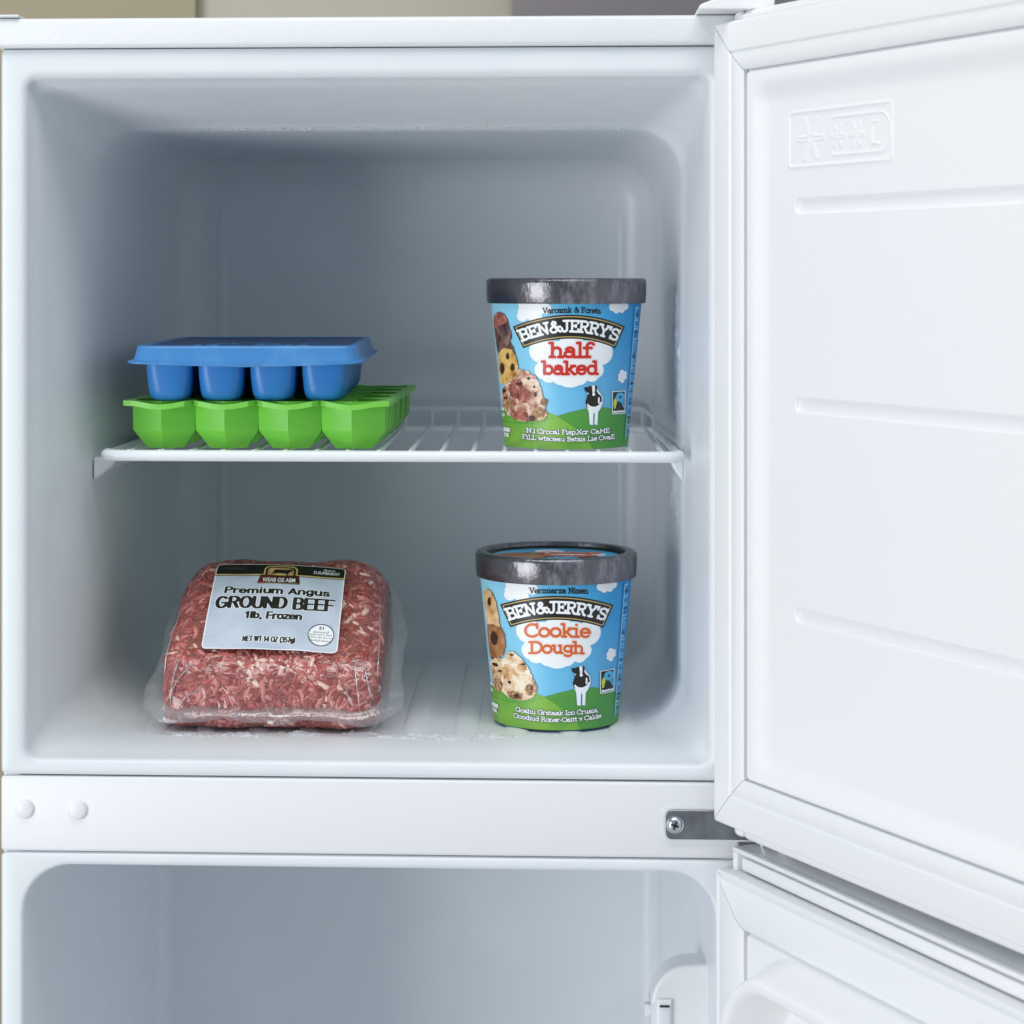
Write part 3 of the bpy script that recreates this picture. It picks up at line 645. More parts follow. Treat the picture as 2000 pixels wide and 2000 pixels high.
OXA = 935          # photo column of the banner centre
art = Art(-680, 680, 384, 1640, 4)
wide = Art(-1150, 1150, 1180, 1640, 8)
def X(P_): return [(x-OXA, y) for x, y in P_]
def circs(a, L, dx=0, dy=0):
    f = a.empty()
    for cx, cy, r in L: f = np.minimum(f, np.hypot(a.X-(cx-OXA+dx), a.Y-(cy+dy))-r)
    return f
def polar_band(a, cx, cy, r0, r1, ha, tilt=0):
    dx, dy = a.X-cx, cy-a.Y; rr = np.hypot(dx, dy); an = np.arctan2(dx, dy)
    d = np.maximum(np.maximum(r0-rr, rr-r1), (np.abs(an)-ha)*rr); return d
BC = (0, 1607.)
def banner_warp(x, y):     # letters bent along the arch
    r = BC[1]-y; t = x/1010.; return (r*sin(t), BC[1]-r*cos(t))
L0 = dict(
    cloud_big=circs(art, [(700, 800, 105), (1195, 815, 105), (720, 960, 80), (760, 1000, 70), (1150, 960, 72), (1120, 1000, 62), (935, 960, 150), (945, 790, 130), (860, 1010, 80), (1010, 1010, 80), (820, 860, 150), (1070, 860, 150)]),
    cloud_tl=circs(art, [(560, 470, 60), (620, 430, 70), (560, 400, 55), (680, 420, 60), (540, 505, 45), (640, 500, 60), (730, 440, 45)]),
    cloud_tr=circs(art, [(1300, 425, 36), (1350, 410, 58), (1405, 420, 34), (1330, 450, 30), (1378, 452, 25)]),
    cloud_s=circs(art, [(1385, 985, 20), (1410, 1000, 22), (1372, 1015, 22), (1412, 1030, 20), (1368, 1045, 18), (1390, 1062, 18), (1390, 1020, 30)]))
banner = polar_band(art, *BC, 914, 1117, radians(25.0)); gold = polar_band(art, *BC, 927, 1104, radians(24.2)); inner = polar_band(art, *BC, 934, 1097, radians(23.8))
bj = art.segs(slab_text("BEN&JERRY'S", -424, 424, 1607-966, 110, 9.6, banner_warp), pad=60)
H_back = np.maximum(wide.poly([(-1200, 1420), (-300, 1420), (-150, 1365), (0, 1318), (120, 1290), (230, 1280), (330, 1285), (430, 1330), (560, 1380), (760, 1420), (1200, 1440), (1200, 1700), (-1200, 1700)]), wide.Y-1639)
H_front = np.maximum(wide.poly([(-1200, 1400), (-760, 1360), (-560, 1330), (-380, 1300), (-240, 1300), (-130, 1340), (-20, 1410), (70, 1470), (160, 1560), (220, 1700), (-1200, 1700)]), wide.Y-1639)
cow_w = art.poly(X([(1085, 1160), (1068, 1215), (1064, 1270), (1085, 1290), (1095, 1320), (1103, 1425), (1129, 1428), (1131, 1335), (1138, 1318), (1146, 1335), (1143, 1425), (1166, 1428), (1171, 1320), (1192, 1290), (1212, 1240), (1208, 1190), (1190, 1165), (1168, 1135), (1160, 1085), (1145, 1095), (1120, 1093), (1104, 1088), (1095, 1108), (1064, 1112), (1070, 1132), (1096, 1135), (1105, 1150)]))
cow_b = np.minimum(art.poly(X([(1064, 1113), (1090, 1108), (1104, 1089), (1118, 1096), (1122, 1140), (1128, 1172), (1140, 1172), (1145, 1130), (1143, 1096), (1158, 1085), (1165, 1110), (1160, 1140), (1172, 1162), (1200, 1185), (1209, 1242), (1195, 1222), (1186, 1190), (1172, 1182), (1168, 1232), (1178, 1252), (1150, 1272), (1120, 1272), (1100, 1260), (1093, 1225), (1098, 1182), (1086, 1202), (1077, 1270), (1097, 1280), (1070, 1279), (1064, 1230), (1080, 1172), (1102, 1150), (1094, 1132), (1070, 1131)])), np.minimum(art.ell(1136-OXA, 1212, 62, 62), art.poly(X([(1050, 1106), (1100, 1104), (1110, 1150), (1098, 1158), (1062, 1140)]))))
cow_blaze = np.minimum(art.poly(X([(1119, 1097), (1142, 1097), (1139, 1150), (1148, 1172), (1134, 1184), (1120, 1172), (1126, 1150)])), art.poly(X([(1172, 1190), (1186, 1200), (1184, 1250), (1170, 1244)])))
emb = sd_box(art.X, art.Y, 1292-OXA, 1414-OXA, 1146, 1345, 6); emb_i = sd_box(art.X, art.Y, 1299-OXA, 1408-OXA, 1153, 1338, 3)
ring = np.abs(np.hypot((art.X-(1366-OXA))/1.0, art.Y-1200)-26)-15
swirl = np.minimum(ring, art.segs([(1388-OXA, 1212, 1384-OXA, 1240, 13), (1384-OXA, 1240, 1394-OXA, 1268, 9), (1394-OXA, 1268, 1400-OXA, 1290, 5)]))
swirl = np.maximum(swirl, emb_i+3)
leaf = np.maximum(np.hypot(art.X-(1366-OXA), art.Y-1248)-62, np.hypot(art.X-(1278-OXA), art.Y-1240)-58); leaf = np.minimum(leaf, art.segs([(1316-OXA, 1290, 1322-OXA, 1240, 9)]))
leaf = np.maximum(leaf, np.maximum(art.Y-1296, 1188-art.Y))
emtxt = art.segs(slab_text('factrlect', 1304-OXA, 1404-OXA, 1333, 22, 2.6))
def strip_x(y): return 1500-OXA-(y-450)*.0735
rs = random.Random(3)
dark_d, lite_d = [], []
y = 425
while y < 1565:
    h = rs.choice([5, 8, 12, 20]); x = strip_x(y)
    (dark_d if rs.random() < .45 or 640 < y < 700 else lite_d).append((x+8, y, x+24+rs.random()*12, y, h*.32)); y += h+8
strip_line = art.segs([(strip_x(430), 430, strip_x(1570), 1570, 3.5)])
side_txt = art.segs(slab_text('AFRES', 385-OXA, 450-OXA, 1508, 36, 4)+slab_text('ICE', 392-OXA, 440-OXA, 1552, 34, 4))
side_txt = np.minimum(side_txt, art.segs(slab_text('vc', 374-OXA, 402-OXA, 1325, 30, 3.5)+slab_text('IO', 376-OXA, 402-OXA, 1380, 30, 3.5)))

def make_tub(loc, rz, label, kind):
    t = thing('ice_cream_tub', label, 'ice cream tub', loc, rz, 'blue ice cream tubs')
    k = MB(); k.lathe([(.001, .0025), (TR0-.0035, .0025), (TR0-.003, .0003), (TR0-.0004, 0), (TR0, .0008)] + [(rad_at(z), z) for z in np.linspace(.01, TH_, 8)], 96, cap0=True)
    c = k.build('carton', M['carton'], t, 40)
    # lid: skirt, rolled upper edge, recessed top
    k = MB(); L = TH_-.0006
    k.lathe([(TR1+.0002, L), (TR1+.0022, L-.0002), (TR1+.0028, L+.0006), (TR1+.0029, L+.0046), (TR1+.0031, L+.0052), (TR1+.0032, L+.0130), (TR1+.0030, L+.0148), (TR1+.0021, L+.0160), (TR1+.0008, L+.0164), (TR1-.0030, L+.0164), (TR1-.0042, L+.0160), (TR1-.0046, L+.0150), (TR1-.0050, L+.0128)], 96)
    lid = k.build('lid', M['tublid'], t, 40)
    k = MB(); n = 96; k.lathe([(TR1-.0049, L+.0140), (TR1-.0056, L+.0126), (TR1-.0075, L+.0124), (.0005, L+.0124)], n, cap1=True); k.build('lid_recess', M['lidblack'], lid, 40)
    # printed disc on the lid
    da = Art(-46, 46, -46, 46, .8); zz = L+.0124; disc = np.hypot(da.X, da.Y)-42.2
    sw = lambda o_: plane_wrap(zz+o_, .001, .001)
    stamp('lid_print_sky', da, disc, P['cyan'], lid, sw(.0002), 40)
    stamp('lid_print_hill', da, np.maximum(disc, 16-da.Y+3*np.sin(da.X*.08)), P['hill'], lid, sw(.0004), 40)
    stamp('lid_print_scoop', da, np.maximum(disc, da.rough(np.hypot((da.X+22)/1.2, da.Y-2)-16, 2, 9, 5)), FO['doughbrown' if kind else 'brownie'], lid, sw(.0006), 40)
    stamp('lid_print_cloud', da, np.maximum(disc, np.minimum(np.hypot((da.X-10)/1.8, da.Y+4)-13, np.hypot(da.X+4, da.Y+22)-10)), P['white'], lid, sw(.0005), 40)
    stamp('lid_print_title', da, da.segs(slab_text('Cookie' if kind else 'half', -10, 30, -6, 11, 1.2)+slab_text('Dough' if kind else 'baked', -8, 28, 8, 11, 1.2)), P['orange' if kind else 'red'], lid, sw(.0008), 40)
    stamp('lid_print_cow', da, np.minimum(np.hypot((da.X-19)/1.6, da.Y-14)-3.2, da.segs([(16, 16, 16, 22, 1.2), (22, 16, 22, 22, 1.2)])), P['black'], lid, sw(.0010), 40)
    stamp('lid_print_line', da, da.segs(slab_text('Rald in pcncrit', -22, 22, 34, 6, .7)), P['white'], lid, sw(.0010), 40)
    # print on the carton
    lay = [.00006]
    def st(name, f, m, a=art):
        lay[0] += .000028; return stamp(name, a, f, m, c, wrapper(lay[0]))
    st('printed_cloud', L0['cloud_tl'], P['white']); st('printed_cloud', L0['cloud_tr'], P['white']); st('printed_cloud', L0['cloud_s'], P['white'])
    st('printed_hill', H_back, P['hill'], wide); st('printed_hill', H_front, P['hill2'], wide)
    st('cloud_edge', L0['cloud_big']-3, P['pale']); st('printed_cloud', L0['cloud_big']+3, P['white'])
    st('banner_edge', banner, P['black']); st('banner_line', gold, P['gold']); st('banner_field', inner, P['black']); st('banner_lettering', bj, P['white'])
    if kind == 0:
        top = art.segs(slab_text('Varcamk & Fcrets', 706-OXA, 1192-OXA, 480, 52, 3.9, lambda x, y: (x, y+(x/240)**2*8-4)))
        fl_ = slab_text('half', 765-OXA, 1122-OXA, 862, 146, 13.5)+slab_text('baked', 705-OXA, 1172-OXA, 1006, 130, 13.)
        st('upper_line', top, P['black']); F_ = art.segs(fl_)
        st('flavour_edge', F_-7, P['pink']); st('flavour_halo', F_-5.5, P['white']); st('flavour_lettering', F_, P['red'])
        b1, b2 = "N.l Crccal Fisp,Xcr CaME", "FiLL wtsceau Bstsis Lie OvaE"; x1, x2 = (578, 1275), (545, 1322); y1, y2 = 1510, 1570
    else:
        top = art.segs(slab_text('Vermiarza Nizen', 706-OXA, 1192-OXA, 474, 52, 4.2, lambda x, y: (x, y+(x/240)**2*8-4)))
        fl_ = slab_text('Cookie', 672-OXA, 1212-OXA, 852, 128, 11.5, lambda x, y: (x, y+(x/270)**2*14-7)) + slab_text('Dough', 708-OXA, 1160-OXA, 990, 116, 11., lambda x, y: (x, y+(x/230)**2*12-6))
        st('upper_line', top, P['black']); F_ = art.segs(fl_)
        st('flavour_edge', F_-6, P['peach']); st('flavour_halo', F_-4.5, P['white']); st('flavour_lettering', F_, P['orange'])
        b1, b2 = "Goshu Grstaak Ico Cruais,", "Ooodiud Roner-Oaitt v Calde"; x1, x2 = (595, 1280), (578, 1305); y1, y2 = 1508, 1566
    B_ = art.segs(slab_text(b1, x1[0]-OXA, x1[1]-OXA, y1, 44, 3.6, lambda x, y: (x, y-(x/350)**2*8))+slab_text(b2, x2[0]-OXA, x2[1]-OXA, y2, 44, 3.6, lambda x, y: (x, y-(x/350)**2*10)))
    st('lower_line_edge', B_-3.5, P['navy']); st('lower_line', B_, P['white'])
    st('cow_edge', cow_w-3, P['pale']); st('cow_body', cow_w, P['white']); st('cow_patch', cow_b, P['black']); st('cow_blaze', cow_blaze, P['white'])
    st('emblem_edge', emb, P['white']); st('emblem_field', emb_i, P['black']); st('emblem_swirl', swirl, P['cyan']); st('emblem_leaf', leaf, P['lime']); st('emblem_line', emtxt, P['white'])
    st('side_strip', strip_line, P['pale']); st('side_strip_marks', art.segs(lite_d), P['pale']); st('side_strip_marks', art.segs(dark_d), P['ink']); st('side_line', side_txt, P['white'])
    # food picture at the left
    R_ = art.rough
    if kind == 0:
        a1 = art.poly(X([(350, 470), (395, 485), (425, 540), (440, 610), (458, 650), (455, 700), (440, 720), (470, 770), (500, 880), (420, 900), (345, 860), (330, 780), (310, 660), (298, 560), (310, 500)]))
        st('picture_brownie', R_(a1, 4, 40, 1), FO['brownie'])
        st('picture_brownie_top', R_(np.maximum(a1+3, art.Y-590+.6*(art.X+570)), 4, 30, 2), FO['browntop'])
        st('picture_scoop', R_(art.poly(X([(370, 1180), (420, 1080), (520, 960), (590, 970), (650, 1020), (690, 1090), (715, 1180), (735, 1260), (720, 1340), (660, 1390), (580, 1410), (500, 1400), (430, 1350), (390, 1280)])), 7, 45, 3), FO['scoop'])
        st('picture_dough', R_(art.poly(X([(350, 830), (400, 780), (460, 790), (495, 850), (515, 940), (500, 1010), (450, 1070), (400, 1098), (362, 1080), (345, 960)])), 4, 40, 4), FO['dough'])
        for cx, cy, rx, ry in ((385, 960, 22, 50), (470, 945, 18, 34), (430, 850, 14, 30)): st('picture_chip', R_(art.ell(cx-OXA, cy, rx, ry), 5, 18, cx), FO['choc'])
        for cx, cy, rx, ry, m_ in ((500, 1130, 60, 90, 'browntop'), (560, 1190, 50, 60, 'browntop'), (690, 1335, 58, 56, 'crumb'), (425, 1260, 40, 56, 'crumb'), (722, 1235, 26, 34, 'crumb'), (540, 1355, 60, 44, 'browntop')): st('picture_chunk', R_(art.ell(cx-OXA, cy, rx, ry), 9, 26, cx), FO[m_])
        for cx, cy, rx, ry in ((600, 1035, 14, 12), (655, 1170, 12, 20), (630, 1375, 24, 24), (405, 1150, 13, 18), (520, 1085, 20, 12), (645, 1105, 8, 12), (420, 1210, 14, 10)): st('picture_chip', R_(art.ell(cx-OXA, cy, rx, ry), 4, 14, cx), FO['choc'])
    else:
        D = lambda L_: [(x-OXA+30, y-102) for x, y in L_]
        st('picture_dough', R_(art.poly(D([(295, 620), (325, 582), (370, 600), (405, 680), (425, 790), (440, 900), (380, 930), (325, 900), (305, 780)])), 5, 40, 1), FO['doughtan'])
        st('picture_brown_dough', R_(art.poly(D([(322, 900), (380, 880), (445, 890), (475, 950), (485, 1040), (465, 1130), (420, 1180), (360, 1200), (340, 1100)])), 5, 40, 2), FO['doughbrown'])
        st('picture_scoop', R_(art.poly(D([(350, 1220), (400, 1170), (470, 1160), (495, 1090), (560, 1090), (630, 1150), (680, 1230), (715, 1310), (745, 1380), (725, 1440), (660, 1490), (600, 1500), (520, 1490), (440, 1450), (390, 1400)])), 7, 40, 3), FO['cream'])
        for cx, cy, rx, ry, m_ in ((500, 1270, 46, 70, 'doughtan'), (420, 1400, 40, 56, 'crumb'), (690, 1400, 46, 50, 'crumb'), (620, 1215, 40, 36, 'doughtan'), (560, 1460, 60, 34, 'crumb')): st('picture_chunk', R_(art.ell(cx-OXA+30, cy-102, rx, ry), 8, 24, cx), FO[m_])
        for cx, cy, rx, ry in ((390, 1000, 30, 60), (350, 690, 14, 40), (400, 1230, 26, 16), (580, 1462, 22, 18), (535, 1115, 16, 10), (700, 1380, 10, 20), (630, 1185, 18, 10), (440, 1275, 12, 10), (520, 1355, 14, 12)): st('picture_chip', R_(art.ell(cx-OXA+30, cy-102, rx, ry), 4, 14, cx), FO['choc'])
    return t
TUBY = .117
make_tub((.3541, .1165, CZ-.1095), radians(2.6), 'blue ice cream tub with red lettering on the wire shelf', 0)
make_tub((.3472, .1010, CZ-.2891), radians(.6), 'blue ice cream tub with orange lettering on the frosted freezer floor', 1)

# ------------------------------------------------------------------ pack of minced beef
BX, BZ = .1632, CZ-.2890
bf = thing('meat_pack', 'film wrapped block of red minced beef with a pale label', 'meat pack', (BX, 0, BZ))
prof0 = [(.066, .0005), (.0535, .004), (.0475, .0145), (.0490, .027), (.0560, .0400), (.0660, .0490), (.0860, .0640), (.1060, .0790), (.1250, .0915), (.1420, .0960), (.1600, .0935), (.1760, .0820), (.1840, .060), (.182, .030), (.172, .008), (.155, .0008), (.11, .0)]
def smooth_closed(P_, n):
    P_ = np.array(P_); m = len(P_); out = []
    for i in range(n):
        t = i/n*m; a = int(t); u = t-a; p0, p1, p2, p3 = (P_[(a+q) % m] for q in (-1, 0, 1, 2))
        out.append(.5*((2*p1)+(-p0+p2)*u+(2*p0-5*p1+4*p2-p3)*u*u+(-p0+3*p1-3*p2+p3)*u**3))
    return np.array(out)
NP = 96; prof = smooth_closed(prof0, NP); cen = np.array([.112, .042])
HW = .0708
def sec_scale(s):      # s in -1..1 along x : returns x, scale
    e = abs(s); x = HW*math.copysign(1-(1-e)**1.6 if e > .0 else 0, s)
    x = HW*s; ed = max(0, (abs(x)-(HW-.020))/.020)
    return x, max(.02, (1-ed**2.6)**(1/2.6)) if ed < 1 else .02
def loaf_pt(s, b, grow=0.):
    x, sc = sec_scale(s); i = (b % 1)*NP; a = int(i) % NP; u = i-int(i)
    p = prof[a]*(1-u)+prof[(a+1) % NP]*u
    lump = 1+.012*sin(x*90+p[0]*70)+.010*sin(x*170-p[1]*120)+.010*sin(p[0]*190+1)
    keep = .72+.28*sc if sc > .3 else .72*sc/.3+.084
    q = cen+(p-cen)*(keep if abs(s) > .7 else 1)*lump
    g = 1+grow/.055
    q = cen+(q-cen)*g; q[1] = max(q[1], .0004)
    top = max(0, (q[1]-.045)/.052)
    x *= (1-.085*top**1.3) if x < 0 else (1-.025*top**1.5)
    q[1] -= .010*max(0, top)*max(0, abs(s)-.72)**2*12
    return Vector((x*(1+grow/HW), q[0], q[1]))
flip_loaf = False
def loaf_mesh(grow, ns=44):
    k = MB(); S_ = [sin(t*pi/2) for t in np.linspace(-1, 1, ns)]
    k.rings([[loaf_pt(s, j/NP, grow) for j in range(NP)] for s in S_], True, True); k.f = [q[::-1] for q in k.f] if flip_loaf else k.f; return k
M['mince'] = [mat('mince_red', (162, 74, 68), .35, bump=(500, .3, .001), var=(160, (138, 58, 54), .35, .65)), mat('mince_dark', (142, 62, 58), .35, bump=(500, .3, .001)), mat('mince_pink', (204, 130, 122), .4), mat('mince_fat', (230, 194, 180), .45), mat('mince_mid', (178, 92, 85), .35)]
loaf_mesh(0).build('meat_block', M['mince'][0], bf, 80)
k = MB()
for i in range(4800):
    s = random.uniform(-.985, .985); b = random.uniform(0, .80)
    p = loaf_pt(s, b); pu = loaf_pt(min(.99, s+.03), b)-loaf_pt(max(-.99, s-.03), b); pv = loaf_pt(s, b+.012)-loaf_pt(s, b-.012)
    if pu.length < 1e-6 or pv.length < 1e-6: continue
    pu.normalize(); pv.normalize(); n = pu.cross(pv).normalized()
    if n.dot(p-Vector((0, .112, .045))) < 0: n = -n
    a = random.gauss(.2, 1.0); d = pu*cos(a)+pv*sin(a); e = n.cross(d)
    L = random.uniform(.0018, .0062); r = random.choice((random.uniform(.0010, .0016), random.uniform(.0013, .0022))); bend = random.uniform(-.5, .5); lift = random.uniform(-.0011, .0003)-.4*(r-.0012)
    path = [p+d*(L*t)+e*(bend*L*(t*t-.3))+n*(lift-.0006*t*t) for t in (-1, -.5, 0, .5, 1)]
    path = [Vector((q.x, q.y, max(q.z, .0016))) for q in path]
    pa = sin(p.x*150+p.z*90)+sin(p.x*70-p.z*170+2)+sin(p.y*130+p.x*40); mi = random.choices((0, 1, 2, 3, 4), (30, 16 if pa < .3 else 5, 14+6*max(0, pa), 1.5+5*max(0, pa)**1.5, 30))[0]
    k.tube(path, [r*.45, r*.95, r, r*.95, r*.45], 6, True, mi)
o = k.build('mince_strands', M['mince'], bf, 80); o['kind'] = 'stuff'
def film_mat(name, milk, rough, gl):
    m = bpy.data.materials.new(name); m.use_nodes = True; nt = m.node_tree; nt.nodes.remove(nt.nodes['Principled BSDF']); out = nt.nodes['Material Output']
    tr = nt.nodes.new('ShaderNodeBsdfTransparent'); gs = nt.nodes.new('ShaderNodeBsdfGlossy'); gs.inputs['Roughness'].default_value = rough; df = nt.nodes.new('ShaderNodeBsdfDiffuse'); df.inputs['Color'].default_value = (.80, .83, .87, 1); tl = nt.nodes.new('ShaderNodeBsdfTranslucent'); tl.inputs['Color'].default_value = (.80, .83, .87, 1)
    tc = nt.nodes.new('ShaderNodeTexCoord'); n = nt.nodes.new('ShaderNodeTexNoise'); n.inputs['Scale'].default_value = 70; n.inputs['Detail'].default_value = 3; n.inputs['Distortion'].default_value = 1.2; nt.links.new(tc.outputs['Object'], n.inputs['Vector'])
    bp = nt.nodes.new('ShaderNodeBump'); bp.inputs['Strength'].default_value = .55; bp.inputs['Distance'].default_value = .003; nt.links.new(n.outputs['Fac'], bp.inputs['Height']); nt.links.new(bp.outputs['Normal'], gs.inputs['Normal'])
    lw = nt.nodes.new('ShaderNodeLayerWeight'); lw.inputs['Blend'].default_value = .5; nt.links.new(bp.outputs['Normal'], lw.inputs['Normal'])
    pw = nt.nodes.new('ShaderNodeMath'); pw.operation = 'POWER'; pw.inputs[1].default_value = 4.5; nt.links.new(lw.outputs['Facing'], pw.inputs[0])
    ma = nt.nodes.new('ShaderNodeMath'); ma.operation = 'MULTIPLY_ADD'; ma.inputs[1].default_value = .35*gl; ma.inputs[2].default_value = .05*gl; ma.use_clamp = True; nt.links.new(pw.outputs[0], ma.inputs[0])
    m0 = nt.nodes.new('ShaderNodeMixShader'); m0.inputs[0].default_value = .5; nt.links.new(df.outputs[0], m0.inputs[1]); nt.links.new(tl.outputs[0], m0.inputs[2])
    m1 = nt.nodes.new('ShaderNodeMixShader'); nt.links.new(tr.outputs[0], m1.inputs[1]); nt.links.new(m0.outputs[0], m1.inputs[2])
    mr = nt.nodes.new('ShaderNodeMapRange'); mr.inputs[3].default_value = milk*.4; mr.inputs[4].default_value = milk*1.6; nt.links.new(n.outputs['Fac'], mr.inputs[0]); nt.links.new(mr.outputs[0], m1.inputs[0])
    m2 = nt.nodes.new('ShaderNodeMixShader'); nt.links.new(ma.outputs[0], m2.inputs[0]); nt.links.new(m1.outputs[0], m2.inputs[1]); nt.links.new(gs.outputs[0], m2.inputs[2]); nt.links.new(m2.outputs[0], out.inputs['Surface'])
    return m
M['film'] = film_mat('clear_film', .06, .10, 1.25); M['flange'] = film_mat('sealed_film_edge', .15, .14, 1.5)
film = loaf_mesh(.0014).build('film', M['film'], bf, 80)
# seam flange around the pack, rising to the back
def seam_z(y): return .0150+(y-.048)*.50
NF = 160; inn, outr, mid = [], [], []
for i in range(NF):
    a = 2*pi*i/NF
    c, s_ = cos(a), sin(a); ex = 6
    rr = (abs(c)**ex+abs(s_)**ex)**(-1/ex)
    x, y = c*rr*.0718, .1160+s_*rr*.0690
    w_ = .0105+.0025*sin(3*a+.6)+.0005*sin(17*a)+.0085*abs(sin(2*a))**5
    w_ *= (.82 if y < .06 else 1)*(1-.85*float(sst(.11, .175, y)))*(.8 if c < 0 else 1)
    x2, y2 = c*rr*(.0718+w_*1.05), .1160+s_*rr*(.0690+w_*.8)
    dz = -.0035+.0016*sin(9*a)+.0006*sin(23*a+1) if y < .07 else .0016*sin(7*a)
    inn.append((x*.985, y, seam_z(y)+.001)); mid.append(((x+x2)/2, (y+y2)/2, seam_z((y+y2)/2)+dz*.35)); outr.append((x2, y2, max(.0015, seam_z(y2)+dz)))
k = MB(); k.rings([inn, mid, outr]); o = k.build('film_flange', M['flange'], bf, 80)
sm = o.modifiers.new('solid', 'SOLIDIFY'); sm.thickness = .0002
# creases pulled into the film towards its corners
M['crease'] = film_mat('film_crease_gloss', .35, .10, 5.0)
def crease(s0, b0, s1, b1, rise):
    k = MB(); path = []
    for q in np.linspace(0, 1, 9): path.append(loaf_pt(s0+(s1-s0)*q, b0+(b1-b0)*q+.006*sin(q*7+s0*9), .0018+rise*sin(q*pi)))
    k.tube(path, [.00012, .0003, .00045, .0005, .0005, .00045, .0004, .0003, .00012], 7); k.build('film_crease', M['crease'], bf, 80)
for c_ in ((-.93, .13, -.70, .25, .0012), (-.88, .13, -.82, .27, .001), (-.80, .13, -.60, .19, .0008), (.80, .13, .72, .27, .0014), (.92, .14, .80, .26, .001), (.95, .20, .93, .42, .0008), (-.95, .2, -.93, .40, .0008), (.74, .13, .66, .20, .0006)): crease(*c_)
# paper label on the sloping face
LWD, LHT = .0878, .0800
Lc = Vector((-.0012, .0932, .0722)); sl = atan2(.0440, .0590)
ux = Vector((cos(radians(1.6)), 0, -sin(radians(1.6)))); uy = Vector((0.012, cos(sl), sin(sl))).normalized(); un = ux.cross(uy).normalized()
def lab(off):
    def fn(x, y):      # x 0..1 left to right, y 0..1 top to bottom
        bulge = .0022*(1-(2*y-1)**2)*1 - .0018*(2*x-1)**2 + .00025*sin(x*19+y*7)*sin(y*15)
        bulge -= .004*max(0, .16-y)**1.5*6
        return tuple(Lc+ux*((x-.5)*LWD*(1+.02*(y-.5)))+uy*((.5-y)*LHT)+un*(.0030+bulge+off))
    return fn
la = Art(-.04, 1.04, -.04, 1.04, .008)
def lbox(x0, x1, y0, y1, r):     # rounded in real millimetres
    qx = np.abs(la.X-(x0+x1)/2)*LWD-((x1-x0)/2*LWD-r); qy = np.abs(la.Y-(y0+y1)/2)*LHT-((y1-y0)/2*LHT-r)
    return (np.hypot(np.maximum(qx, 0), np.maximum(qy, 0))+np.minimum(np.maximum(qx, qy), 0)-r)/LHT
def lst(name, f, m, off, par): return stamp_f(name, f, m, off, par)
def stamp_f(name, f, m, off, par, a=la, run=4):
    st0 = a.st; vs, F = a.trace(f, run)
    return link(name, mesh(name, [lab(off)(x, y) for x, y in vs], F, 180), m, par)
# the trace key needs a finer grain here, so work in a 0..1000 square
class LArt(Art):
    pass
la = Art(-20, 1020, -20, 1020, 8)
def lbox(x0, x1, y0, y1, r):
    x0, x1, y0, y1 = (q*1000 for q in (x0, x1, y0, y1)); ax, ay = LWD/1000, LHT/1000
    qx = np.abs(la.X-(x0+x1)/2)*ax-((x1-x0)/2*ax-r); qy = np.abs(la.Y-(y0+y1)/2)*ay-((y1-y0)/2*ay-r)
    return (np.hypot(np.maximum(qx, 0), np.maximum(qy, 0))+np.minimum(np.maximum(qx, qy), 0)-r)/ay
def stamp_f(name, f, m, off, par, a=la, run=4):
    vs, F = a.trace(f, run); g = lab(off)
    return link(name, mesh(name, [g(x/1000, y/1000) for x, y in vs], F, 180), m, par)
M['paper'] = mat('pale_label_paper', (196, 206, 220), .5, bump=(45, .5, .003), var=(28, (172, 186, 206), .35, .7))
sheet = lbox(0, 1, 0, 1, .0035)
lb = stamp_f('label', sheet, M['paper'], 0, bf)
stamp_f('label_edge', np.maximum(sheet, -(sheet+9)), P['white'], .00003, lb)
stamp_f('label_band', np.maximum(lbox(.006, .994, .006, .9, .003), la.Y-152), P['black'], .00006, lb)
stamp_f('label_gold_line', np.maximum(sheet, np.abs(la.Y-159)-7), P['gold'], .00008, lb)
stamp_f('label_black_line', np.maximum(sheet, np.abs(la.Y-171)-3.5), P['black'], .00009, lb)
stamp_f('crest', lbox(.375, .635, .025, .24, .005), P['gold'], .00011, lb); stamp_f('crest_field', lbox(.388, .622, .038, .23, .0042), P['black'], .00013, lb); stamp_f('crest_panel', lbox(.405, .605, .055, .20, .0035), pm('crest_tan', (206, 170, 118), var=(90, (170, 130, 84), .4, .7)), .00015, lb)
ribbon = la.poly([(352, 160), (650, 160), (665, 268), (335, 268)]); stamp_f('crest_ribbon', ribbon, pm('crest_maroon', (56, 22, 20), var=(60, (98, 30, 26), .45, .7)), .00017, lb)
stamp_f('crest_ribbon_line', np.maximum(ribbon, np.abs(la.Y-258)-3), P['gold'], .00019, lb)
bull = la.poly([(452, 92), (470, 78), (540, 80), (572, 70), (592, 74), (600, 92), (588, 104), (576, 108), (566, 128), (562, 162), (548, 162), (546, 136), (500, 140), (486, 136), (478, 162), (464, 162), (462, 128), (450, 150), (440, 158), (446, 120)])
stamp_f('crest_bull', bull, P['black'], .00019, lb)
stamp_f('crest_scroll', la.rough(la.ell(505, 148, 50, 15), 3, 24, 4), P['gold'], .00021, lb)
ci = np.hypot((la.X-868)*1.19, la.Y-822)
stamp_f('stamp_ring', np.abs(ci-112)-4.5, P['black'], .0001, lb); stamp_f('stamp_ring_field', ci-106, P['white'], .00008, lb)
stamp_f('label_ghost_mark', la.rough(np.abs(la.Y-70)-14+np.maximum(0, np.abs(la.X-130)-90), 8, 30, 8), mat('print_charcoal', (52, 54, 58), .5), .0001, lb)
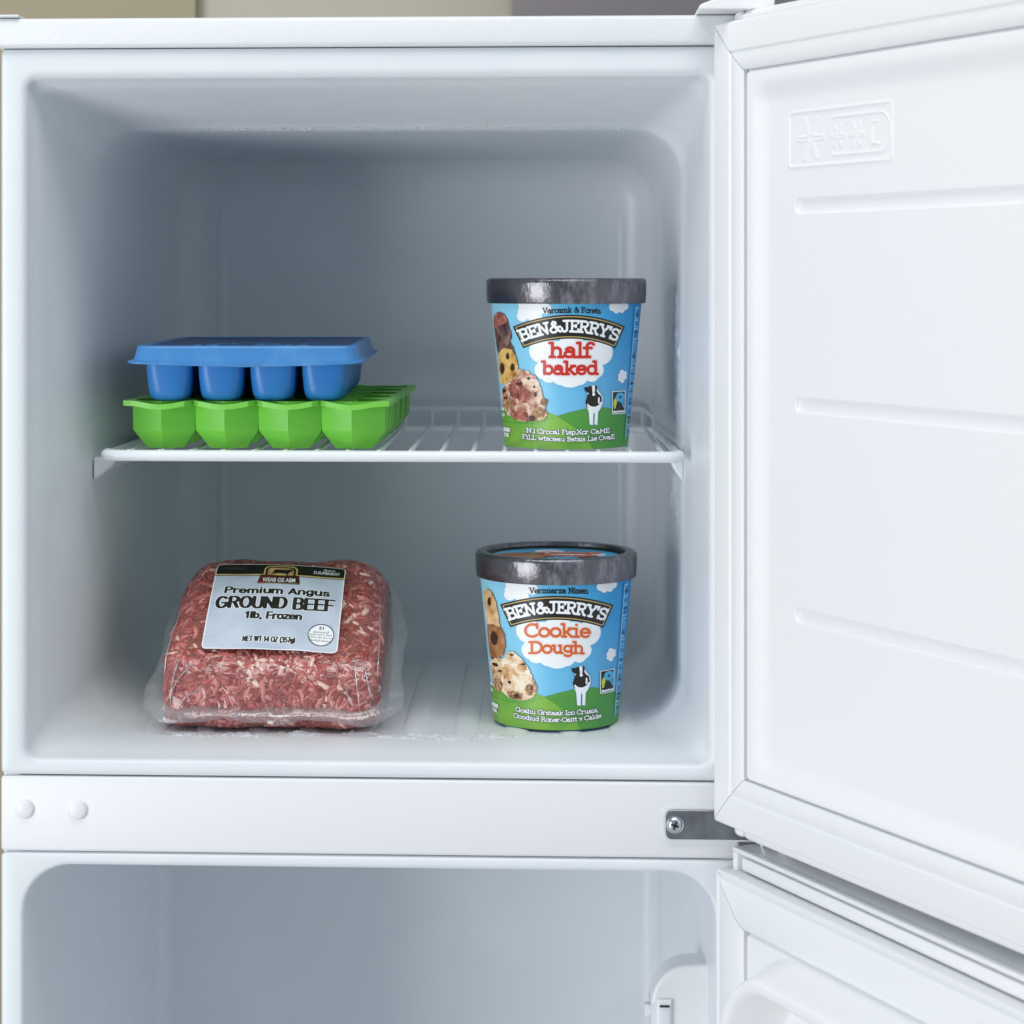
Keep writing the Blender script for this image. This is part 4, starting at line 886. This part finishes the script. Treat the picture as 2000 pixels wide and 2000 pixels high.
def sans(txt, x0, x1, y0, y1, bold, name, m, off, par, seg=None):
    cu = bpy.data.curves.new('lettering', 'FONT'); cu.body = txt; cu.size = 1; cu.offset = bold; cu.resolution_u = 4; cu.fill_mode = 'FRONT'
    o = bpy.data.objects.new('lettering', cu); COL.objects.link(o); dg = bpy.context.evaluated_depsgraph_get(); me = bpy.data.meshes.new_from_object(o.evaluated_get(dg))
    bpy.data.objects.remove(o); bpy.data.curves.remove(cu)
    bm = bmesh.new(); bm.from_mesh(me); bmesh.ops.triangulate(bm, faces=bm.faces[:]); bpy.data.meshes.remove(me)
    bmesh.ops.subdivide_edges(bm, edges=[e for e in bm.edges if e.calc_length() > .35], cuts=2); bmesh.ops.triangulate(bm, faces=bm.faces[:])
    bm.verts.index_update(); V = [v.co.copy() for v in bm.verts]; F = [[v.index for v in f.verts] for f in bm.faces]; bm.free()
    ax0, ax1 = min(v.x for v in V), max(v.x for v in V); ay0, ay1 = sans.box if seg else (min(v.y for v in V), max(v.y for v in V))
    if seg: ax0, ax1 = sans.bx
    sans.box = (ay0, ay1); sans.bx = (ax0, ax1); g = lab(off)
    return link(name, mesh(name, [g(x0+(v.x-ax0)/(ax1-ax0)*(x1-x0), y1-(v.y-ay0)/(ay1-ay0)*(y1-y0)) for v in V], F, 0), m, par)
GS = {
'P': (.66, [[(.08, 0), (.08, 1), (.36, 1)], arc(.36, .74, .24, .26, 90, -90, 8), [(.36, .48), (.08, .48)]]), 'A': (.74, [[(.06, 0), (.36, 1), (.66, 0)], [(.17, .3), (.55, .3)]]),
'G': (.80, [arc(.40, .5, .34, .5, 45, 330, 14), [(.44, .45), (.72, .45), (.72, .14)]]), 'R': (.72, [[(.08, 0), (.08, 1), (.38, 1)], arc(.38, .75, .24, .25, 90, -90, 8), [(.38, .5), (.08, .5)], [(.38, .5), (.64, 0)]]),
'O': (.80, [arc(.40, .5, .34, .5, 0, 360, 20)]), 'U': (.74, [[(.08, 1), (.08, .32)], arc(.36, .32, .28, .32, 180, 360, 10), [(.64, .32), (.64, 1)]]), 'N': (.76, [[(.08, 0), (.08, 1), (.66, 0), (.66, 1)]]),
'D': (.76, [[(.08, 0), (.08, 1), (.32, 1)], arc(.32, .5, .34, .5, 90, -90, 12), [(.32, 0), (.08, 0)]]), 'B': (.70, [[(.08, 0), (.08, 1), (.38, 1)], arc(.38, .76, .21, .24, 90, -90, 8), arc(.38, .26, .25, .26, 90, -90, 8), [(.38, 0), (.08, 0)], [(.38, .52), (.08, .52)]]),
'E': (.64, [[(.56, 1), (.08, 1), (.08, 0), (.57, 0)], [(.08, .52), (.50, .52)]]), 'F': (.60, [[(.56, 1), (.08, 1), (.08, 0)], [(.08, .5), (.48, .5)]]), 'T': (.62, [[(.02, 1), (.58, 1)], [(.30, 1), (.30, 0)]]),
'W': (.98, [[(.04, 1), (.25, 0), (.47, .95), (.69, 0), (.90, 1)]]), 'Z': (.64, [[(.06, 1), (.56, 1), (.06, 0), (.57, 0)]]), '1': (.50, [[(.08, .76), (.28, 1), (.28, 0)]]), '4': (.62, [[(.44, 0), (.44, 1), (.04, .26), (.58, .26)]]),
'3': (.60, [arc(.27, .75, .22, .25, 150, -90, 8), arc(.27, .25, .25, .25, 90, -150, 8)]), '5': (.60, [[(.50, 1), (.12, 1), (.10, .55)], arc(.27, .33, .25, .30, 120, -150, 10)]), '7': (.58, [[(.04, 1), (.52, 1), (.22, 0)]]),
'(': (.34, [arc(.42, .42, .30, .66, 120, 240, 8)]), ')': (.34, [arc(-.10, .42, .30, .66, 60, -60, 8)]), ',': (.28, [[(.12, .03), (.07, -.16)]]), ' ': (.30, []),
'r': (.44, [[(.08, 0), (.08, .70)], arc(.32, .42, .24, .26, 175, 75, 6)]), 'e': (.62, [[(.06, .36), (.54, .36)], arc(.30, .35, .25, .35, 0, 318, 14)]), 'm': (.96, [[(.08, 0), (.08, .70)], arc(.27, .45, .19, .25, 180, 0, 8), [(.46, .45), (.46, 0)], arc(.65, .45, .19, .25, 180, 0, 8), [(.84, .45), (.84, 0)]]),
'i': (.26, [[(.10, 0), (.10, .70)], [(.10, .97), (.10, .98)]]), 'u': (.64, [[(.08, .70), (.08, .24)], arc(.29, .24, .21, .24, 180, 360, 8), [(.52, .70), (.52, 0)]]), 'n': (.64, [[(.08, 0), (.08, .70)], arc(.30, .44, .22, .26, 180, 0, 8), [(.52, .44), (.52, 0)]]),
'g': (.64, [arc(.29, .36, .23, .33, 0, 360, 14), [(.52, .70), (.52, -.06)], arc(.29, -.06, .23, .20, 0, -150, 8)]), 's': (.56, [arc(.26, .51, .19, .18, 25, 270, 8), arc(.26, .17, .22, .17, 90, -160, 8)]), 'l': (.26, [[(.10, 0), (.10, 1)]]),
'b': (.64, [[(.08, 0), (.08, 1)], arc(.32, .35, .24, .35, 0, 360, 14)]), 'o': (.64, [arc(.31, .35, .26, .35, 0, 360, 16)]), 'z': (.54, [[(.05, .70), (.46, .70), (.05, 0), (.48, 0)]]),
}
lf = Art(-10, 1010, 290, 970, 4)
def sans_strokes(txt, x0, x1, yt, yb, w, dx_):
    adv = sum(GS[c][0]+.07 for c in txt); sx = (x1-x0)/adv; px = x0; h = yb-yt; out = []
    for c in txt:
        a, stk = GS[c]; a += .07
        for pl in stk:
            Q = [(px+w*.4+gx*sx, yb-(w+gy*(h-2*w))) for gx, gy in pl]
            for a_, b_ in zip(Q[:-1], Q[1:]):
                for d_ in (-dx_, 0, dx_): out.append((a_[0]+d_, a_[1], b_[0]+d_, b_[1], w))
        px += a*sx
    return lf.segs(out)
for t_, a_, b_, c_, d_, w_, x_, n_ in (('Premium Angus', 98, 905, 312, 394, 7.5, 3, 'title_line'), ('GROUND BEEF', 50, 945, 424, 568, 9, 6.5, 'product_line'), ('1lb, Frozen', 285, 715, 598, 682, 7.5, 3, 'weight_line'), ('NET WT 14 OZ (357g)', 295, 685, 866, 925, 4.2, 1.5, 'net_weight_line')):
    f_ = sans_strokes(t_, a_, b_, c_, d_, w_, x_)
    stamp_f(n_+'_halo', f_-5, P['white'], .00007, lb, lf, 6); stamp_f(n_, f_, P['black'], .00012, lb, lf, 6)
sans('WEAB GIS ABM', .375, .625, .195, .248, .012, 'crest_lettering', P['white'], .00021, lb)
sans('D.SUFBINKAY', .760, .960, .078, .118, .02, 'band_lettering', P['white'], .0001, lb); sans('Bluncst', .835, .920, .040, .066, .01, 'band_lettering', P['white'], .0001, lb)
sans('51', .850, .885, .735, .768, .03, 'stamp_lettering', P['black'], .00012, lb)
for i, (t_, a_, b_) in enumerate((('dancuun.dl', .81, .925), ('aoons ouis d, Seok', .785, .950), ('araons, beis ijok, ous', .780, .955), ('tla.ctisck.oksoasr', .79, .945))): sans(t_, a_, b_, .782+i*.029, .806+i*.029, 0, 'stamp_lettering', P['black'], .00012, lb)

# ------------------------------------------------------------------ frost
M['frost'] = mat('frost_ice', (.86, .90, .94), .32, srgb=False, bump=(700, .5, .001)); M['frost'].node_tree.nodes['Principled BSDF'].inputs['Transmission Weight'].default_value = .25
def frost(name, pts, r0, r1, flat, label):
    k = MB(); t = bmesh.new(); bmesh.ops.create_icosphere(t, subdivisions=1, radius=1); t.verts.index_update(); V = [v.co.copy() for v in t.verts]; F = [[v.index for v in f.verts] for f in t.faces]; t.free()
    for p in pts:
        r = random.uniform(r0, r1)*random.choice((.5, .7, 1, 1.2)); sx = random.uniform(.8, 2.4); sy = random.uniform(.8, 1.5); a = random.gauss(0, .4)
        k.add([(p[0]+(v.x*sx*cos(a)-v.y*sy*sin(a))*r, p[1]+(v.x*sx*sin(a)+v.y*sy*cos(a))*r, p[2]+v.z*r*flat) for v in V], F)
    o = k.build(name, M['frost'], None, 80); o['kind'] = 'stuff'; o['label'] = label; return o
def frost_sheet(name, x0, x1, y0, y1, z, fn, step, label, hgt=.0017):
    xs = np.arange(x0, x1, step); ys = np.arange(y0, y1, step); XX, YY = np.meshgrid(xs, ys)
    H = np.zeros_like(XX); r_ = np.random.default_rng(11)
    for sc_, am in ((.022, 1.), (.010, .7), (.005, .6), (.0026, .5)):
        for q in range(7):
            a = r_.uniform(0, 2*pi); kk = 2*pi/sc_*r_.uniform(.7, 1.4); H += am/3.2*np.sin((XX*cos(a)*.75+YY*sin(a)*1.2)*kk+r_.uniform(0, 6.3))
    Hh = np.clip(H*.42+fn(XX, YY), -.4, 1.3)*hgt
    V = np.stack([XX, YY, z+Hh], -1).reshape(-1, 3).tolist(); n = len(xs); F = []
    fl_ = Hh.reshape(-1)
    for b in range(len(ys)-1):
        for a in range(n-1):
            q = (b*n+a, b*n+a+1, b*n+n+a+1, b*n+n+a)
            if max(fl_[p] for p in q) > 0: F.append(q)
    o = link(name, mesh(name, V, F, 180), M['frost']); o['kind'] = 'stuff'; o['label'] = label
def fmask(X_, Y_):
    edge = -((Y_-.047-.003*np.sin(X_*40))/.0100)**2*1.1
    along = -.15+.75*np.exp(-((X_-.275)/.035)**2)+.35*np.exp(-((X_-.15)/.06)**2)-.5*sst(.345, .40, X_)
    return along+edge
frost_sheet('floor_frost', .085, .41, .030, .066, CZ+FL+.00005, fmask, .0007, 'crusted white frost along the front edge of the freezer floor')
# ice on the right wall by the shelf end
def frost_wall(name, y0, y1, z0, z1, step, label, seed):
    ys = np.arange(y0, y1, step); zs = np.arange(z0, z1, step); YY, ZZ = np.meshgrid(ys, zs); r_ = np.random.default_rng(seed); H = np.zeros_like(YY)
    for sc_, am in ((.03, 1.), (.012, .7), (.005, .6)):
        for q in range(7):
            a = r_.uniform(0, 2*pi); kk = 2*pi/sc_*r_.uniform(.7, 1.4); H += am/3*np.sin((YY*cos(a)*1.3+ZZ*sin(a)*.6)*kk+r_.uniform(0, 6.3))
    m_ = 1-((YY-(y0+y1)/2)/((y1-y0)/2))**2*1.5-((ZZ-(z0+z1)/2)/((z1-z0)/2))**2*1.3
    H = np.clip(H*.45+m_-.15, -.4, 1.5)*.0016; XX = .4298-(YY-.105)*.0235-.0001-H
    V = np.stack([XX, YY, ZZ+CZ], -1).reshape(-1, 3).tolist(); n = len(ys); F = []; hh = H.reshape(-1)
    for b in range(len(zs)-1):
        for a in range(n-1):
            q = (b*n+a, b*n+a+1, b*n+n+a+1, b*n+n+a)
            if max(hh[p] for p in q) > 0: F.append(q[::-1])
    o = link(name, mesh(name, V, F, 180), M['frost']); o['kind'] = 'stuff'; o['label'] = label
frost_wall('wall_frost', .106, .19, -.175, -.118, .001, 'white ice on the right freezer wall under the shelf end', 5)
frost_wall('wall_frost', .104, .16, -.10, .02, .001, 'thin streaky ice on the right freezer wall above the shelf', 8)
pts = []
for i in range(420): pts.append((random.uniform(.09, .40), random.gauss(.101, .0022), CZ+.1012+random.gauss(0, .0005)))
for i in range(0): x = random.gauss(.15, .03) if i % 2 else random.gauss(.33, .035); y = random.uniform(.045, .10); pts.append((x, y, CZ+.1256-.0232*(y/.098)-.0001))
frost('ceiling_frost', pts, .0004, .0008, .4, 'thin frost along the ceiling edge of the freezer')
